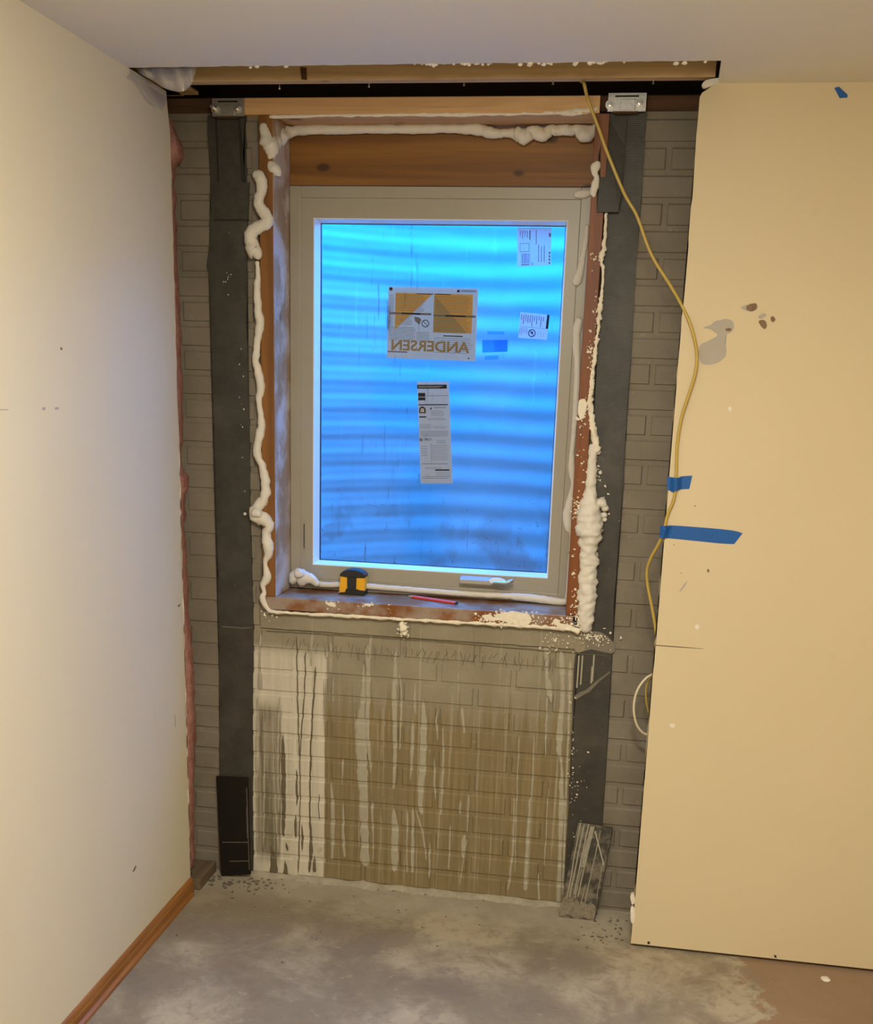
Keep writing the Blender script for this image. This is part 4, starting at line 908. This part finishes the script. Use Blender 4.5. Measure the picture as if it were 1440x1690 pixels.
onwall('edge_chip', [(1040, 1478), (1046, 1476), (1047, 1490), (1042, 1492)], M['gypsum'], .012); onwall('edge_chip', [(1040, 1500), (1046, 1498), (1047, 1520), (1041, 1522)], M['gypsum'], .012)
onwall('torn_corner', [(1158, 140), (1166, 132), (1189, 128), (1190, 136), (1175, 141), (1162, 145)], M['gypsum'], .012, 3, .004)
def onleft(name, outline, mat):
    f = [hit(p[0], p[1], 0, XL+.0006) for p in outline]; obj(name, prism(f, [p-Vector((.001, 0, 0)) for p in f]), mat, wl)
onleft('chip', [(100, 573), (103, 574), (103, 578), (100, 577)], M['torn']); onleft('scratch', [(0, 675.5), (14, 675.5), (14, 677), (0, 677)], M['spackle']); onleft('chip', [(70, 672), (75, 672), (75, 677), (70, 677)], M['spackle']); onleft('chip', [(91, 672), (97, 672), (97, 676), (91, 676)], M['spackle'])
onleft('chip', [(293, 1000), (298, 996), (297, 1000), (294, 1002)], M['torn']); onleft('chip', [(219, 1438), (224, 1428), (225, 1431), (221, 1439)], M['torn']); onleft('scratch', [(288, 1180), (289, 1180), (290, 1200), (289, 1200)], M['spackle'])

# ================================================================== things on the sill
base = F(579, 982.5, .919); k = .083/46
t = empty('tape_measure', (base.x, base.y, .919), 'yellow and black tape measure standing on the left of the sill', 'tape measure')
def shp(pts, y0, y1, mat, name, bev=.003, parent=t):
    bm = prism([Vector((base.x+p*k, base.y+y0, .9195+q*k)) for p, q in pts], [Vector((base.x+p*k, base.y+y1, .9195+q*k)) for p, q in pts])
    es = [e for e in bm.edges if abs((e.verts[0].co-e.verts[1].co).y) < 1e-6 and len(e.link_faces) == 2 and e.calc_face_angle(0) > .8]
    bmesh.ops.bevel(bm, geom=es, offset=bev, segments=2, affect='EDGES')
    return obj(name, bm, mat, parent)
shp([(-22, 1), (22, 1), (22.5, 27), (21, 34), (14, 39), (3, 41), (-9, 40), (-18, 36), (-20, 28)], .006, .046, M['yellow'], 'case')
shp([(-22.5, 0), (23, 0), (23, 8), (13, 9), (11, 10), (-9, 10), (-11, 4), (-22.5, 3)], .001, .048, M['black'], 'base_grip', .002)
shp([(-20, 31), (-10, 29.5), (11, 29.5), (22.5, 30), (23, 35), (17, 39.5), (8, 42), (-3, 42.5), (-14, 40), (-20, 35)], .001, .048, M['black'], 'top_grip', .003)
cl = shp([(-6.5, 9), (8, 9), (8.5, 30), (-7, 30)], -.002, .006, M['black'], 'belt_clip', .0015)
bm = bmesh.new(); tube(spline([(base.x+x_*k, base.y-.0035, .9195+z_*k) for x_, z_ in ((-6, 20), (-4, 15), (0, 13.5), (5, 15), (7.5, 20))], 5), [.0012]*21, 6, bm=bm); obj('clip_ridge', bm, M['gasket'], cl)
bm = bmesh.new(); cyl(bm, (base.x-20*k, base.y+.004, .9195+4*k), .0028, -.006, 1, 10); obj('screw', bm, M['bolt'], t)
a = F(671, 982.5, .925); b = F(754, 994.5, .925)
dv = (b-a).normalized(); nv = Vector((-dv.y, dv.x, 0)); hz = Vector((0, 0, .0042)); hw = .0068
t = empty('carpenter_pencil', (a+b)/2-Vector((0, 0, .006)), 'red flat carpenter pencil lying on the window sill', 'pencil')
def bar(s0, s1, w0, w1, h0, h1, mat, name):
    sec = lambda s, w_, h: [a+dv*s+nv*(c*w_)+Vector((0, 0, d*h-.0015)) for c, d in ((-1, -.6), (-.6, -1), (.6, -1), (1, -.6), (1, .6), (.6, 1), (-.6, 1), (-1, .6))]
    obj(name, prism(sec(s0, w0, h0), sec(s1, w1, h1)), mat, t)
Ln = (b-a).length
bar(.022, Ln-.004, hw, hw, .0042, .0042, M['red'], 'body'); bar(Ln-.004, Ln, hw, hw, .0042, .0042, M['graphite'], 'end'); bar(.006, .022, .0018, hw, .0015, .0041, M['pine'], 'sharpened_wood'); bar(0, .006, .0007, .0018, .0008, .0015, M['graphite'], 'lead')

# ================================================================== debris on the floor
bm = bmesh.new()
def chips(px, py, sx, sy, n, s):
    for _ in range(n):
        c = F(random.gauss(px, sx), random.gauss(py, sy), 0); r = random.uniform(*s)
        if c.y > -.006: c.y = -.02
        q = bmesh.ops.create_icosphere(bm, subdivisions=1, radius=r); kx, kz = random.uniform(.7, 1.8), random.uniform(.3, .7)
        for v in q['verts']: v.co = Vector((v.co.x*kx, v.co.y, v.co.z*kz))+c+Vector((0, 0, r*.25))
chips(400, 1458, 30, 8, 60, (.002, .006)); chips(345, 1452, 12, 8, 25, (.002, .007)); chips(520, 1500, 130, 30, 45, (.0012, .0035)); chips(990, 1545, 25, 10, 25, (.002, .004)); chips(800, 1530, 160, 30, 30, (.001, .003)); chips(1010, 1530, 15, 10, 15, (.002, .005))
tag(obj('mortar_debris', bm, plain('dark_debris', (.12, .10, .075), .9, var=.4, scale=90)), 'small dark mortar crumbs scattered on the slab by the wall', 'debris', kind='stuff')
p = F(1362, 1616, 0); bm = bmesh.new(); r = bmesh.ops.create_icosphere(bm, subdivisions=3, radius=.013)
for v in r['verts']: v.co = Vector((v.co.x*1.0, v.co.y*1.1, max(0, v.co.z*.25)))*(1+.25*mnoise.noise(v.co*90))+p
tag(obj('plaster_blob', bm, M['gypsum'], smooth=True), 'round white plaster splat on the floor before the right wall', 'plaster')
